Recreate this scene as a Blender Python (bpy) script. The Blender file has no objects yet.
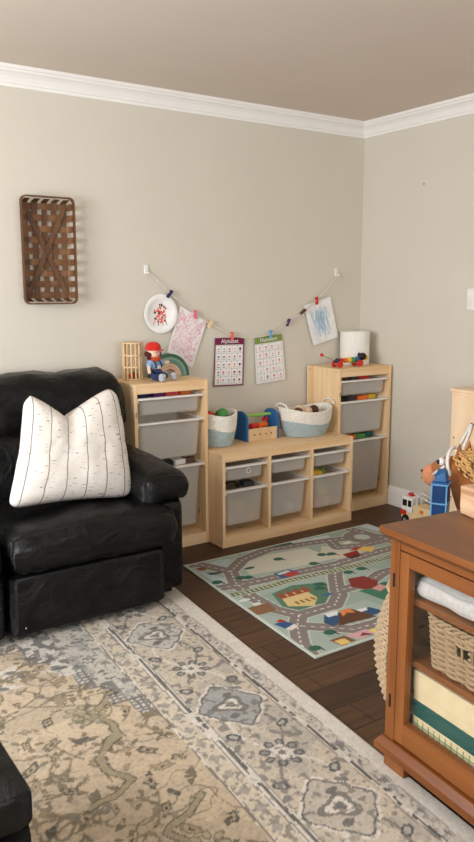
import bpy, bmesh, math, random
import numpy as np
from mathutils import Vector, Matrix, noise
PI = math.pi
SC = bpy.context.scene
COL = SC.collection

def lin(c):
    c = c / 255.0
    return c / 12.92 if c <= 0.04045 else ((c + 0.055) / 1.055) ** 2.4
def rgb(r, g, b, a=1.0):
    return (lin(r), lin(g), lin(b), a)

# ------------------------------------------------------------------ camera
cam_d = bpy.data.cameras.new('camera')
cam = bpy.data.objects.new('camera', cam_d); COL.objects.link(cam)
YAW, PITCH, ROLL = 0.5931, -0.1687, -0.0008
fw = Vector((math.sin(YAW) * math.cos(PITCH), math.cos(YAW) * math.cos(PITCH), math.sin(PITCH)))
rt = Vector((math.cos(YAW), -math.sin(YAW), 0)); up = rt.cross(fw)
rt2 = rt * math.cos(ROLL) + up * math.sin(ROLL); up2 = -rt * math.sin(ROLL) + up * math.cos(ROLL)
m = Matrix((rt2, up2, -fw)).transposed().to_4x4()
m.translation = Vector((-3.5568, -3.814, 1.381))
cam.matrix_world = m
cam_d.sensor_fit = 'VERTICAL'; cam_d.sensor_height = 36.0; cam_d.lens = 36.0 * 768.1 / 842.0
cam_d.clip_start = 0.02
SC.camera = cam

# ------------------------------------------------------------------ light
w = bpy.data.worlds.new('daylight'); SC.world = w; w.use_nodes = True
w.node_tree.nodes['Background'].inputs[0].default_value = (0.85, 0.92, 1.0, 1)
w.node_tree.nodes['Background'].inputs[1].default_value = 1.0
def area(name, loc, direction, sx, sy, power, col):
    d = bpy.data.lights.new(name, 'AREA'); d.shape = 'RECTANGLE'; d.size = sx; d.size_y = sy
    d.energy = power; d.color = col
    o = bpy.data.objects.new(name, d); COL.objects.link(o); o.location = loc
    o.rotation_euler = Vector(direction).to_track_quat('-Z', 'Y').to_euler()
    return o
area('left_window_daylight', (-4.68, -1.75, 1.45), (1, 0.0, -0.06), 1.7, 1.3, 104, (0.97, 1.0, 1.05))
area('rear_window_daylight', (-2.6, -5.28, 1.5), (0.0, 1, -0.05), 2.4, 1.4, 61, (0.98, 1.0, 1.04))
SC.view_settings.view_transform = 'Standard'; SC.view_settings.look = 'None'
SC.view_settings.gamma = 1.0; SC.view_settings.use_curve_mapping = False
SC.view_settings.exposure = 0.0

# ------------------------------------------------------------------ materials
def newmat(name):
    mt = bpy.data.materials.new(name); mt.use_nodes = True
    nt = mt.node_tree; b = nt.nodes['Principled BSDF']
    return mt, nt, b
def N(nt, t, **kw):
    n = nt.nodes.new(t)
    for k, v in kw.items(): setattr(n, k, v)
    return n
def mat(name, col, rough=0.6, var=0.06, scale=8.0, bump=0.0, bscale=60.0, stretch=None, spec=0.4, metal=0.0, bdist=0.002, coat=0.0, sheen=0.0):
    mt, nt, b = newmat(name); L = nt.links.new
    tc = N(nt, 'ShaderNodeTexCoord'); mp = N(nt, 'ShaderNodeMapping'); L(tc.outputs['Object'], mp.inputs[0])
    if stretch: mp.inputs['Scale'].default_value = stretch
    ns = N(nt, 'ShaderNodeTexNoise'); ns.inputs['Scale'].default_value = scale; ns.inputs['Detail'].default_value = 5
    L(mp.outputs[0], ns.inputs['Vector'])
    cr = N(nt, 'ShaderNodeValToRGB')
    cr.color_ramp.elements[0].position = 0.3; cr.color_ramp.elements[1].position = 0.7
    cr.color_ramp.elements[0].color = tuple(max(0, c * (1 - var * 1.6)) for c in col[:3]) + (1,)
    cr.color_ramp.elements[1].color = tuple(min(1, c * (1 + var)) for c in col[:3]) + (1,)
    L(ns.outputs[0], cr.inputs[0]); L(cr.outputs[0], b.inputs['Base Color'])
    b.inputs['Roughness'].default_value = rough; b.inputs['Specular IOR Level'].default_value = spec
    b.inputs['Metallic'].default_value = metal; b.inputs['Coat Weight'].default_value = coat
    b.inputs['Sheen Weight'].default_value = sheen
    if bump:
        n2 = N(nt, 'ShaderNodeTexNoise'); n2.inputs['Scale'].default_value = bscale; n2.inputs['Detail'].default_value = 4
        L(mp.outputs[0], n2.inputs['Vector'])
        bp = N(nt, 'ShaderNodeBump'); bp.inputs['Strength'].default_value = bump; bp.inputs['Distance'].default_value = bdist
        L(n2.outputs[0], bp.inputs['Height']); L(bp.outputs[0], b.inputs['Normal'])
    return mt
def wood(name, c1, c2, axis='X', ring=14.0, rough=0.5, knots=True, spec=0.35):
    """plain sawn wood: grain drawn out along one axis, with a few knots"""
    mt, nt, b = newmat(name); L = nt.links.new
    tc = N(nt, 'ShaderNodeTexCoord'); mp = N(nt, 'ShaderNodeMapping'); L(tc.outputs['Object'], mp.inputs[0])
    sc = {'X': (0.7, ring, ring), 'Y': (ring, 0.7, ring), 'Z': (ring, ring, 0.7)}[axis]
    mp.inputs['Scale'].default_value = sc
    n1 = N(nt, 'ShaderNodeTexNoise'); n1.inputs['Scale'].default_value = 1.6; n1.inputs['Detail'].default_value = 6; n1.inputs['Distortion'].default_value = 0.6
    L(mp.outputs[0], n1.inputs['Vector'])
    cr = N(nt, 'ShaderNodeValToRGB'); cr.color_ramp.elements[0].position = 0.33; cr.color_ramp.elements[1].position = 0.62
    cr.color_ramp.elements[0].color = c2; cr.color_ramp.elements[1].color = c1
    L(n1.outputs[0], cr.inputs[0])
    out = cr.outputs[0]
    if knots:
        m2 = N(nt, 'ShaderNodeMapping'); L(tc.outputs['Object'], m2.inputs[0])
        m2.inputs['Scale'].default_value = {'X': (5, 14, 14), 'Y': (14, 5, 14), 'Z': (14, 14, 5)}[axis]
        vo = N(nt, 'ShaderNodeTexVoronoi'); vo.inputs['Scale'].default_value = 1.0; L(m2.outputs[0], vo.inputs['Vector'])
        k = N(nt, 'ShaderNodeValToRGB'); k.color_ramp.elements[0].position = 0.06; k.color_ramp.elements[1].position = 0.12
        k.color_ramp.elements[0].color = (1, 1, 1, 1); k.color_ramp.elements[1].color = (0, 0, 0, 1)
        L(vo.outputs['Distance'], k.inputs[0])
        mx = N(nt, 'ShaderNodeMix', data_type='RGBA'); L(k.outputs[0], mx.inputs[0]); L(out, mx.inputs[6])
        mx.inputs[7].default_value = tuple(c * 0.42 for c in c2[:3]) + (1,)
        out = mx.outputs[2]
    L(out, b.inputs['Base Color']); b.inputs['Roughness'].default_value = rough
    b.inputs['Specular IOR Level'].default_value = spec
    bp = N(nt, 'ShaderNodeBump'); bp.inputs['Strength'].default_value = 0.15; bp.inputs['Distance'].default_value = 0.001
    L(n1.outputs[0], bp.inputs['Height']); L(bp.outputs[0], b.inputs['Normal'])
    return mt

M = {}
M['wall'] = mat('greige_wall_paint', rgb(214, 207, 192), 0.85, 0.012, 3, 0.08, 250, spec=0.2)
M['ceiling'] = mat('ceiling_paint', rgb(216, 203, 190), 0.9, 0.01, 3, 0.05, 250, spec=0.1)
M['trim'] = mat('white_trim_paint', rgb(243, 240, 235), 0.45, 0.01)
PA, PB = rgb(243, 212, 168), rgb(229, 188, 138)
M['pineX'] = wood('pine_x', PA, PB, 'X'); M['pineY'] = wood('pine_y', PA, PB, 'Y'); M['pineZ'] = wood('pine_z', PA, PB, 'Z')
HA, HB = rgb(146, 88, 40), rgb(114, 62, 24)
M['honeyX'] = wood('honey_pine_x', HA, HB, 'X', 9, 0.38, True, 0.45)
M['honeyY'] = wood('honey_pine_y', HA, HB, 'Y', 9, 0.38, True, 0.45)
M['honeyZ'] = wood('honey_pine_z', HA, HB, 'Z', 9, 0.38, False, 0.45)
M['honeytop'] = wood('worn_honey_top', rgb(124, 78, 42), rgb(98, 58, 30), 'Y', 9, 0.42, False, 0.45)
M['slot'] = mat('dark_iron', rgb(28, 22, 18), 0.5, 0.05)
M['beech'] = wood('beech', rgb(226, 196, 152), rgb(208, 174, 128), 'Z', 12, 0.5, False)
M['ply'] = wood('birch_ply', rgb(244, 216, 180), rgb(234, 200, 162), 'Z', 5, 0.5, True)
M['spalt'] = wood('spalted_wood', rgb(219, 183, 146), rgb(176, 128, 92), 'Y', 16, 0.6, True)

def leather():
    mt, nt, b = newmat('black_leather'); L = nt.links.new
    tc = N(nt, 'ShaderNodeTexCoord')
    b.inputs['Base Color'].default_value = (0.003, 0.003, 0.003, 1); b.inputs['Specular IOR Level'].default_value = 0.22; b.inputs['Coat Weight'].default_value = 0.07; b.inputs['Coat Roughness'].default_value = 0.14
    n1 = N(nt, 'ShaderNodeTexNoise'); n1.inputs['Scale'].default_value = 7; n1.inputs['Detail'].default_value = 8; n1.inputs['Roughness'].default_value = 0.66; n1.inputs['Distortion'].default_value = 1.3
    v = N(nt, 'ShaderNodeTexVoronoi', feature='DISTANCE_TO_EDGE'); v.inputs['Scale'].default_value = 150
    L(tc.outputs['Object'], n1.inputs[0]); L(tc.outputs['Object'], v.inputs['Vector'])
    b1 = N(nt, 'ShaderNodeBump'); b1.inputs['Strength'].default_value = 1.0; b1.inputs['Distance'].default_value = 0.020
    b2 = N(nt, 'ShaderNodeBump'); b2.inputs['Strength'].default_value = 0.25; b2.inputs['Distance'].default_value = 0.001
    L(n1.outputs[0], b1.inputs['Height']); L(v.outputs['Distance'], b2.inputs['Height']); L(b1.outputs[0], b2.inputs['Normal'])
    L(b2.outputs[0], b.inputs['Normal'])
    mr = N(nt, 'ShaderNodeMapRange'); mr.inputs['To Min'].default_value = 0.17; mr.inputs['To Max'].default_value = 0.36
    n2 = N(nt, 'ShaderNodeTexNoise'); n2.inputs['Scale'].default_value = 4; L(tc.outputs['Object'], n2.inputs[0]); L(n2.outputs[0], mr.inputs[0])
    L(mr.outputs[0], b.inputs['Roughness'])
    return mt
M['leather'] = leather()
M['sofabase'] = mat('black_dust_cloth', rgb(14, 14, 14), 0.9)

def floor_mat():
    mt, nt, b = newmat('dark_plank_floor'); L = nt.links.new
    tc = N(nt, 'ShaderNodeTexCoord')
    br = N(nt, 'ShaderNodeTexBrick'); br.offset = 0.37; br.inputs['Scale'].default_value = 1.0
    br.inputs['Brick Width'].default_value = 0.95; br.inputs['Row Height'].default_value = 0.127
    br.inputs['Mortar Size'].default_value = 0.0022; br.inputs['Mortar Smooth'].default_value = 0.2
    br.inputs['Color1'].default_value = rgb(68, 46, 30); br.inputs['Color2'].default_value = rgb(96, 68, 44); br.inputs['Mortar'].default_value = rgb(24, 17, 13)
    L(tc.outputs['Object'], br.inputs['Vector'])
    mp = N(nt, 'ShaderNodeMapping'); mp.inputs['Scale'].default_value = (1.6, 22, 1); L(tc.outputs['Object'], mp.inputs[0])
    ns = N(nt, 'ShaderNodeTexNoise'); ns.inputs['Scale'].default_value = 2; ns.inputs['Detail'].default_value = 7; L(mp.outputs[0], ns.inputs[0])
    mx = N(nt, 'ShaderNodeMix', data_type='RGBA', blend_type='MULTIPLY'); mx.inputs[0].default_value = 0.75
    cr = N(nt, 'ShaderNodeValToRGB'); cr.color_ramp.elements[0].position = 0.3; cr.color_ramp.elements[0].color = (0.42, 0.4, 0.38, 1)
    cr.color_ramp.elements[1].position = 0.68; cr.color_ramp.elements[1].color = (1.15, 1.1, 1.05, 1)
    L(ns.outputs[0], cr.inputs[0]); L(br.outputs['Color'], mx.inputs[6]); L(cr.outputs[0], mx.inputs[7])
    L(mx.outputs[2], b.inputs['Base Color']); b.inputs['Roughness'].default_value = 0.5; b.inputs['Specular IOR Level'].default_value = 0.35
    bp = N(nt, 'ShaderNodeBump'); bp.inputs['Strength'].default_value = 0.35; bp.inputs['Distance'].default_value = 0.002
    mt2 = N(nt, 'ShaderNodeMath', operation='SUBTRACT'); L(ns.outputs[0], mt2.inputs[0]); L(br.outputs['Fac'], mt2.inputs[1])
    L(mt2.outputs[0], bp.inputs['Height']); L(bp.outputs[0], b.inputs['Normal'])
    return mt
M['floor'] = floor_mat()

def painted(name, rough=0.95, bump=0.4, bs=400, dist=0.002):
    """colours come from the woven/printed design stored on the mesh"""
    mt, nt, b = newmat(name); L = nt.links.new
    at = N(nt, 'ShaderNodeAttribute', attribute_name='design')
    tc = N(nt, 'ShaderNodeTexCoord'); ns = N(nt, 'ShaderNodeTexNoise'); ns.inputs['Scale'].default_value = bs; ns.inputs['Detail'].default_value = 3
    L(tc.outputs['Object'], ns.inputs[0])
    hs = N(nt, 'ShaderNodeMix', data_type='RGBA', blend_type='MULTIPLY'); hs.inputs[0].default_value = 0.35
    L(at.outputs['Color'], hs.inputs[6]); L(ns.outputs[0], hs.inputs[7])
    g = N(nt, 'ShaderNodeMix', data_type='RGBA', blend_type='MULTIPLY'); g.inputs[0].default_value = 1; g.inputs[7].default_value = (1.18, 1.18, 1.18, 1)
    L(hs.outputs[2], g.inputs[6]); L(g.outputs[2], b.inputs['Base Color'])
    b.inputs['Roughness'].default_value = rough; b.inputs['Specular IOR Level'].default_value = 0.15
    bp = N(nt, 'ShaderNodeBump'); bp.inputs['Strength'].default_value = bump; bp.inputs['Distance'].default_value = dist
    L(ns.outputs[0], bp.inputs['Height']); L(bp.outputs[0], b.inputs['Normal'])
    return mt
M['rug'] = painted('distressed_rug_pile'); M['kidsrug'] = painted('printed_play_mat', 0.9, 0.2)

def bin_mat(name, tint, see):
    mt, nt, b = newmat(name); L = nt.links.new
    b.inputs['Base Color'].default_value = tint; b.inputs['Roughness'].default_value = 0.35
    tr = N(nt, 'ShaderNodeBsdfTranslucent'); tr.inputs[0].default_value = tint
    tp = N(nt, 'ShaderNodeBsdfTransparent'); tp.inputs[0].default_value = (0.95, 0.94, 0.92, 1)
    m1 = N(nt, 'ShaderNodeMixShader'); m1.inputs[0].default_value = 0.35
    m2 = N(nt, 'ShaderNodeMixShader'); m2.inputs[0].default_value = see
    out = nt.nodes['Material Output']
    ns = N(nt, 'ShaderNodeTexNoise'); ns.inputs['Scale'].default_value = 300
    bp = N(nt, 'ShaderNodeBump'); bp.inputs['Strength'].default_value = 0.1; L(ns.outputs[0], bp.inputs['Height']); L(bp.outputs[0], b.inputs['Normal'])
    L(b.outputs[0], m1.inputs[1]); L(tr.outputs[0], m1.inputs[2]); L(m1.outputs[0], m2.inputs[1]); L(tp.outputs[0], m2.inputs[2]); L(m2.outputs[0], out.inputs[0])
    return mt
M['bin'] = bin_mat('frosted_bin_plastic', rgb(250, 247, 240), 0.60)
M['binrim'] = mat('bin_rim_plastic', rgb(240, 236, 228), 0.35, 0.01)
def glass():
    mt, nt, b = newmat('door_glass'); L = nt.links.new
    tp = N(nt, 'ShaderNodeBsdfTransparent'); tp.inputs[0].default_value = (0.965, 0.96, 0.945, 1)
    gl = N(nt, 'ShaderNodeBsdfGlossy'); gl.inputs['Roughness'].default_value = 0.03
    mx = N(nt, 'ShaderNodeMixShader'); mx.inputs[0].default_value = 0.05; L(tp.outputs[0], mx.inputs[1]); L(gl.outputs[0], mx.inputs[2])
    L(mx.outputs[0], nt.nodes['Material Output'].inputs[0]); return mt
M['glass'] = glass()
PAL = dict(white=(240, 238, 232), cream=(238, 220, 180), paper=(244, 242, 238), red=(205, 48, 36), orange=(228, 110, 40), yellow=(235, 190, 50), green=(70, 140, 70),
           lime=(140, 190, 90), teal=(20, 90, 84), blue=(35, 95, 150), navy=(34, 38, 82), purple=(98, 42, 110), black=(22, 20, 22), pink=(232, 110, 140), salmon=(236, 112, 100),
           brown=(92, 58, 40), ltblue=(110, 165, 205), skin=(238, 200, 176), ginger=(196, 78, 36), darkhair=(78, 32, 26), denim=(44, 58, 92), shirt=(150, 175, 205),
           shoe=(178, 180, 186), sage=(126, 158, 138), dkgreen=(62, 104, 82), tan=(208, 178, 142), dustpink=(214, 168, 150), mutedteal=(96, 138, 134), grey=(150, 148, 145),
           plum=(120, 24, 72), olive=(128, 150, 70), flesh=(222, 150, 110), horse=(176, 112, 66), mane=(228, 182, 116), rope=(236, 230, 218), ropeblue=(168, 184, 184),
           wicker=(184, 158, 124), bluegray=(216, 215, 215), sand=(236, 208, 158), darkblue=(26, 62, 110), charcoal=(60, 60, 64), string=(224, 216, 200))
def P(n, rough=0.6, **kw):
    k = n + str(rough)
    if k not in M: M[k] = mat(n + '_finish', rgb(*PAL[n]), rough, 0.04, 20, **kw)
    return M[k]
def F(n):
    k = n + '_f'
    if k not in M: M[k] = mat(n + '_fabric', rgb(*PAL[n]), 0.95, 0.08, 60, 0.5, 500, spec=0.1, bdist=0.001, sheen=0.2)
    return M[k]

# ------------------------------------------------------------------ mesh helpers
class MB:
    def __init__(s): s.v = []; s.f = []; s.m = []; s.mi = 0; s.X = Matrix.Identity(4)
    def mt(s, i): s.mi = i; return s
    def xf(s, M_): s.X = M_; return s
    def av(s, p): s.v.append(tuple(s.X @ Vector(p))); return len(s.v) - 1
    def af(s, *i): s.f.append(tuple(i)); s.m.append(s.mi)
    def hexa(s, b4, t4):
        i = [s.av(p) for p in list(b4) + list(t4)]
        s.af(i[3], i[2], i[1], i[0]); s.af(i[4], i[5], i[6], i[7])
        for k in range(4): s.af(i[k], i[(k + 1) % 4], i[4 + (k + 1) % 4], i[4 + k])
        return s
    def box(s, x0, x1, y0, y1, z0, z1):
        return s.hexa([(x0, y0, z0), (x1, y0, z0), (x1, y1, z0), (x0, y1, z0)], [(x0, y0, z1), (x1, y0, z1), (x1, y1, z1), (x0, y1, z1)])
    def poly(s, pts):
        s.af(*[s.av(p) for p in pts]); return s
    def prism(s, pts, ext):
        e = Vector(ext); n = len(pts)
        a = [s.av(p) for p in pts]; b = [s.av(Vector(p) + e) for p in pts]
        s.af(*reversed(a)); s.af(*b)
        for k in range(n): s.af(a[k], a[(k + 1) % n], b[(k + 1) % n], b[k])
        return s
    def lathe(s, prof, n=24, c=(0, 0, 0), sx=1, sy=1, cap=True, fn=None):
        rows = []
        for r, z in prof:
            row = []
            for k in range(n):
                a = 2 * PI * k / n
                p = (c[0] + r * sx * math.cos(a), c[1] + r * sy * math.sin(a), c[2] + z)
                if fn: p = fn(p, a)
                row.append(s.av(p))
            rows.append(row)
        for a, b in zip(rows, rows[1:]):
            for k in range(n): s.af(a[k], a[(k + 1) % n], b[(k + 1) % n], b[k])
        if cap: s.af(*reversed(rows[0])); s.af(*rows[-1])
        return s
    def tube(s, path, r, n=8, closed=False, cap=True):
        path = [Vector(p) for p in path]; L = len(path); rows = []
        rr = r if isinstance(r, (list, tuple)) else [r] * L
        prev = None
        for i, p in enumerate(path):
            if closed: t = path[(i + 1) % L] - path[i - 1]
            else: t = path[min(i + 1, L - 1)] - path[max(i - 1, 0)]
            t.normalize()
            if prev is None:
                a = Vector((0, 0, 1)) if abs(t.z) < 0.9 else Vector((1, 0, 0))
                u = t.cross(a).normalized()
            else:
                u = (prev - t * prev.dot(t)).normalized()
            prev = u; v_ = t.cross(u)
            rows.append([s.av(p + (u * math.cos(2 * PI * k / n) + v_ * math.sin(2 * PI * k / n)) * rr[i]) for k in range(n)])
        seq = list(zip(rows, rows[1:])) + ([(rows[-1], rows[0])] if closed else [])
        for a, b in seq:
            for k in range(n): s.af(a[k], a[(k + 1) % n], b[(k + 1) % n], b[k])
        if cap and not closed: s.af(*reversed(rows[0])); s.af(*rows[-1])
        return s
    def ball(s, c, r, n=16, m=10, sc=(1, 1, 1)):
        pr = [(r * math.sin(PI * j / m), -r * math.cos(PI * j / m)) for j in range(m + 1)]
        pr[0] = (r * 0.02, -r); pr[-1] = (r * 0.02, r)
        rows = []
        for q, z in pr:
            rows.append([s.av((c[0] + q * math.cos(2 * PI * k / n) * sc[0], c[1] + q * math.sin(2 * PI * k / n) * sc[1], c[2] + z * sc[2])) for k in range(n)])
        for a, b in zip(rows, rows[1:]):
            for k in range(n): s.af(a[k], a[(k + 1) % n], b[(k + 1) % n], b[k])
        s.af(*reversed(rows[0])); s.af(*rows[-1]); return s
    def rbox(s, c, h, r, n=14, fn=None):
        """rounded block of half size h and edge radius r on an n-grid; fn bends each point"""
        c = Vector(c); cache = {}
        rr = min(r, min(h))
        def vert(q):
            key = tuple(int(round(x * n)) for x in q)
            if key in cache: return cache[key]
            p = Vector([q[i] * h[i] for i in range(3)])
            inner = Vector([max(-(h[i] - rr), min(h[i] - rr, p[i])) for i in range(3)])
            d = p - inner
            if d.length > 1e-9: p = inner + d.normalized() * rr
            if fn: p = fn(p)
            cache[key] = s.av(p + c); return cache[key]
        def g(k):  # denser at borders
            t = 2 * k / n - 1
            return math.sin(t * PI / 2)
        gs = [g(k) for k in range(n + 1)]
        for ax in range(3):
            for sg in (-1, 1):
                for i in range(n):
                    for j in range(n):
                        qs = []
                        for a, b in ((i, j), (i + 1, j), (i + 1, j + 1), (i, j + 1)):
                            q = [0, 0, 0]; q[ax] = sg; q[(ax + 1) % 3] = gs[a]; q[(ax + 2) % 3] = gs[b]; qs.append(q)
                        idx = [vert(q) for q in qs]
                        s.af(*(idx if sg > 0 else idx[::-1]))
        return s
    def build(s, name, mats, parent=None, smooth=False, bevel=0.0, world=False):
        me = bpy.data.meshes.new(name)
        vs = s.v
        if world and parent is not None:
            inv = full_matrix(parent).inverted(); vs = [tuple(inv @ Vector(p)) for p in vs]
        me.from_pydata(vs, [], s.f)
        if not isinstance(mats, (list, tuple)): mats = [mats]
        for q in mats: me.materials.append(q)
        me.polygons.foreach_set('material_index', s.m)
        if smooth: me.polygons.foreach_set('use_smooth', [True] * len(s.f))
        me.update(); o = bpy.data.objects.new(name, me); COL.objects.link(o)
        if smooth == 'auto':
            md = o.modifiers.new('wn', 'WEIGHTED_NORMAL')
        if bevel:
            md = o.modifiers.new('bevel', 'BEVEL'); md.width = bevel; md.segments = 2; md.limit_method = 'ANGLE'; md.angle_limit = 0.7
        if parent is not None: o.parent = parent
        return o
def local_matrix(o):
    return Matrix.Translation(o.location) @ o.rotation_euler.to_matrix().to_4x4()
def full_matrix(o):
    return (full_matrix(o.parent) if o.parent else Matrix.Identity(4)) @ local_matrix(o)
def tag(o, label, cat, group=None, kind=None):
    o['label'] = label; o['category'] = cat
    if group: o['group'] = group
    if kind: o['kind'] = kind
    return o
def thing(name, label, cat, loc=(0, 0, 0), rz=0.0, group=None):
    o = bpy.data.objects.new(name, None); o.empty_display_size = 0.05; COL.objects.link(o)
    o.location = loc; o.rotation_euler = (0, 0, rz); return tag(o, label, cat, group)
def struct(o): o['kind'] = 'structure'; return o
def copy_tree(o, parent=None):
    c = o.copy(); COL.objects.link(c)
    if parent is not None: c.parent = parent
    for ch in list(o.children): copy_tree(ch, c)
    return c
def text_mesh(body, size, mats, name, parent, M_, ext=0.0004):
    cu = bpy.data.curves.new('t', 'FONT'); cu.body = body; cu.size = size; cu.extrude = ext; cu.align_x = 'CENTER'; cu.align_y = 'CENTER'
    to = bpy.data.objects.new('t', cu); COL.objects.link(to)
    dg = bpy.context.evaluated_depsgraph_get(); dg.update()
    me = bpy.data.meshes.new_from_object(to.evaluated_get(dg)); bpy.data.objects.remove(to)
    me.transform(M_); me.materials.clear(); me.materials.append(mats)
    o = bpy.data.objects.new(name, me); COL.objects.link(o); o.parent = parent
    return o
def fbm(p, s, seed=0.0):
    return noise.fractal(Vector((p[0] * s + seed, p[1] * s - seed, p[2] * s + 2 * seed)), 1.0, 2.0, 4)

# ================================================================== THE ROOM
CH = 2.42; XL, YF = -4.6, -5.2
struct(MB().box(XL - .12, .12, YF - .12, .12, -.12, 0).build('floor', M['floor']))
struct(MB().box(XL - .12, .12, YF - .12, .12, CH, CH + .12).build('ceiling', M['ceiling']))
struct(MB().box(XL - .12, .12, 0, .12, 0, CH).build('wall_back', M['wall']))
struct(MB().box(0, .12, YF, 0, 0, CH).build('wall_right', M['wall']))
b = MB()
wy0, wy1, wz0, wz1 = -2.65, -.85, .78, 2.12
b.box(XL - .12, XL, YF, wy0, 0, CH); b.box(XL - .12, XL, wy1, 0, 0, CH); b.box(XL - .12, XL, wy0, wy1, 0, wz0); b.box(XL - .12, XL, wy0, wy1, wz1, CH)
struct(b.build('wall_left', M['wall']))
b = MB(); fx0, fx1, fz0, fz1 = -3.85, -1.35, .75, 2.2
b.box(XL, fx0, YF - .12, YF, 0, CH); b.box(fx1, 0, YF - .12, YF, 0, CH); b.box(fx0, fx1, YF - .12, YF, 0, fz0); b.box(fx0, fx1, YF - .12, YF, fz1, CH)
struct(b.build('wall_front', M['wall']))
b = MB()
for z in (wz0, wz1 - .05): b.box(XL - .1, XL + .015, wy0, wy1, z, z + .05)
for y in (wy0, wy1 - .05, (wy0 + wy1) / 2 - .02): b.box(XL - .1, XL + .015, y, y + .05, wz0, wz1)
struct(b.build('window_1', M['trim'], bevel=.003))
b = MB()
for z in (fz0, fz1 - .05): b.box(fx0, fx1, YF - .1, YF + .015, z, z + .05)
for x in (fx0, fx1 - .05, (fx0 + fx1) / 2): b.box(x, x + .05, YF - .1, YF + .015, fz0, fz1)
struct(b.build('window_2', M['trim'], bevel=.003))

# crown moulding, mitred in the corner: (distance from wall, height)
crown = [(0, 2.336), (.008, 2.336), (.010, 2.348), (.016, 2.352), (.020, 2.362), (.030, 2.378), (.044, 2.390), (.058, 2.396), (.062, 2.404), (.070, 2.406), (.078, 2.42), (0, 2.42)]
def moulding(name, prof, side):
    b = MB()
    if side == 'back': A = [(XL + d, -d, z) for d, z in prof]; B = [(-d, -d, z) for d, z in prof]
    elif side == 'right': A = [(-d, -d, z) for d, z in prof]; B = [(-d, YF + d, z) for d, z in prof]
    elif side == 'left': A = [(XL + d, YF + d, z) for d, z in prof]; B = [(XL + d, -d, z) for d, z in prof]
    else: A = [(-d, YF + d, z) for d, z in prof]; B = [(XL + d, YF + d, z) for d, z in prof]
    n = len(prof); a = [b.av(p) for p in A]; c = [b.av(p) for p in B]
    b.af(*a[::-1]); b.af(*c)
    for k in range(n): b.af(a[k], a[(k + 1) % n], c[(k + 1) % n], c[k])
    o = b.build(name, M['trim']); return struct(o)
for i, sd in enumerate(('back', 'right', 'left', 'front')): moulding('trim_%d' % (i + 1), crown, sd)
base = [(0, 0), (.014, 0), (.014, .088), (.011, .096), (.011, .104), (.006, .112), (.004, .122), (0, .124)]
for sd in ('back', 'right', 'left', 'front'): moulding('baseboard_' + sd, base, sd)

# ================================================================== RUGS (design woven on a fine mesh)
rs = np.random.RandomState(4)
def vnoise(x, y, s, seed):
    r = np.random.RandomState(seed); T = r.rand(64, 64); X = x * s + 100; Y = y * s + 100
    xi = np.floor(X).astype(int); yi = np.floor(Y).astype(int); fx = X - xi; fy = Y - yi
    fx = fx * fx * (3 - 2 * fx); fy = fy * fy * (3 - 2 * fy)
    g = lambda a, b_: T[a % 64, b_ % 64]
    return (g(xi, yi) * (1 - fx) + g(xi + 1, yi) * fx) * (1 - fy) + (g(xi, yi + 1) * (1 - fx) + g(xi + 1, yi + 1) * fx) * fy
def fb(x, y, s, seed): return .5 * vnoise(x, y, s, seed) + .3 * vnoise(x, y, s * 2.1, seed + 1) + .2 * vnoise(x, y, s * 4.3, seed + 2)
LV = np.vectorize(lin)
def C3(r, g, b_): return LV(np.array([r, g, b_], float))
def seg_d(x, y, a, c):
    dx, dy = c[0] - a[0], c[1] - a[1]; L2 = dx * dx + dy * dy + 1e-12
    t = np.clip(((x - a[0]) * dx + (y - a[1]) * dy) / L2, 0, 1)
    return np.hypot(x - a[0] - t * dx, y - a[1] - t * dy), t
def line_d(x, y, pts):
    D = np.full(x.shape, 9.); S = np.zeros(x.shape); acc = 0
    for a, c in zip(pts, pts[1:]):
        d, t = seg_d(x, y, a, c); L = math.hypot(c[0] - a[0], c[1] - a[1]); k = d < D; D[k] = d[k]; S[k] = acc + t[k] * L; acc += L
    return D, S
def inpoly(x, y, P_):
    r = np.zeros(x.shape, bool); n = len(P_)
    for i in range(n):
        x1, y1 = P_[i]; x2, y2 = P_[(i + 1) % n]
        if y1 == y2: continue
        c = ((y1 > y) != (y2 > y)) & (x < (x2 - x1) * (y - y1) / (y2 - y1) + x1); r ^= c
    return r
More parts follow.
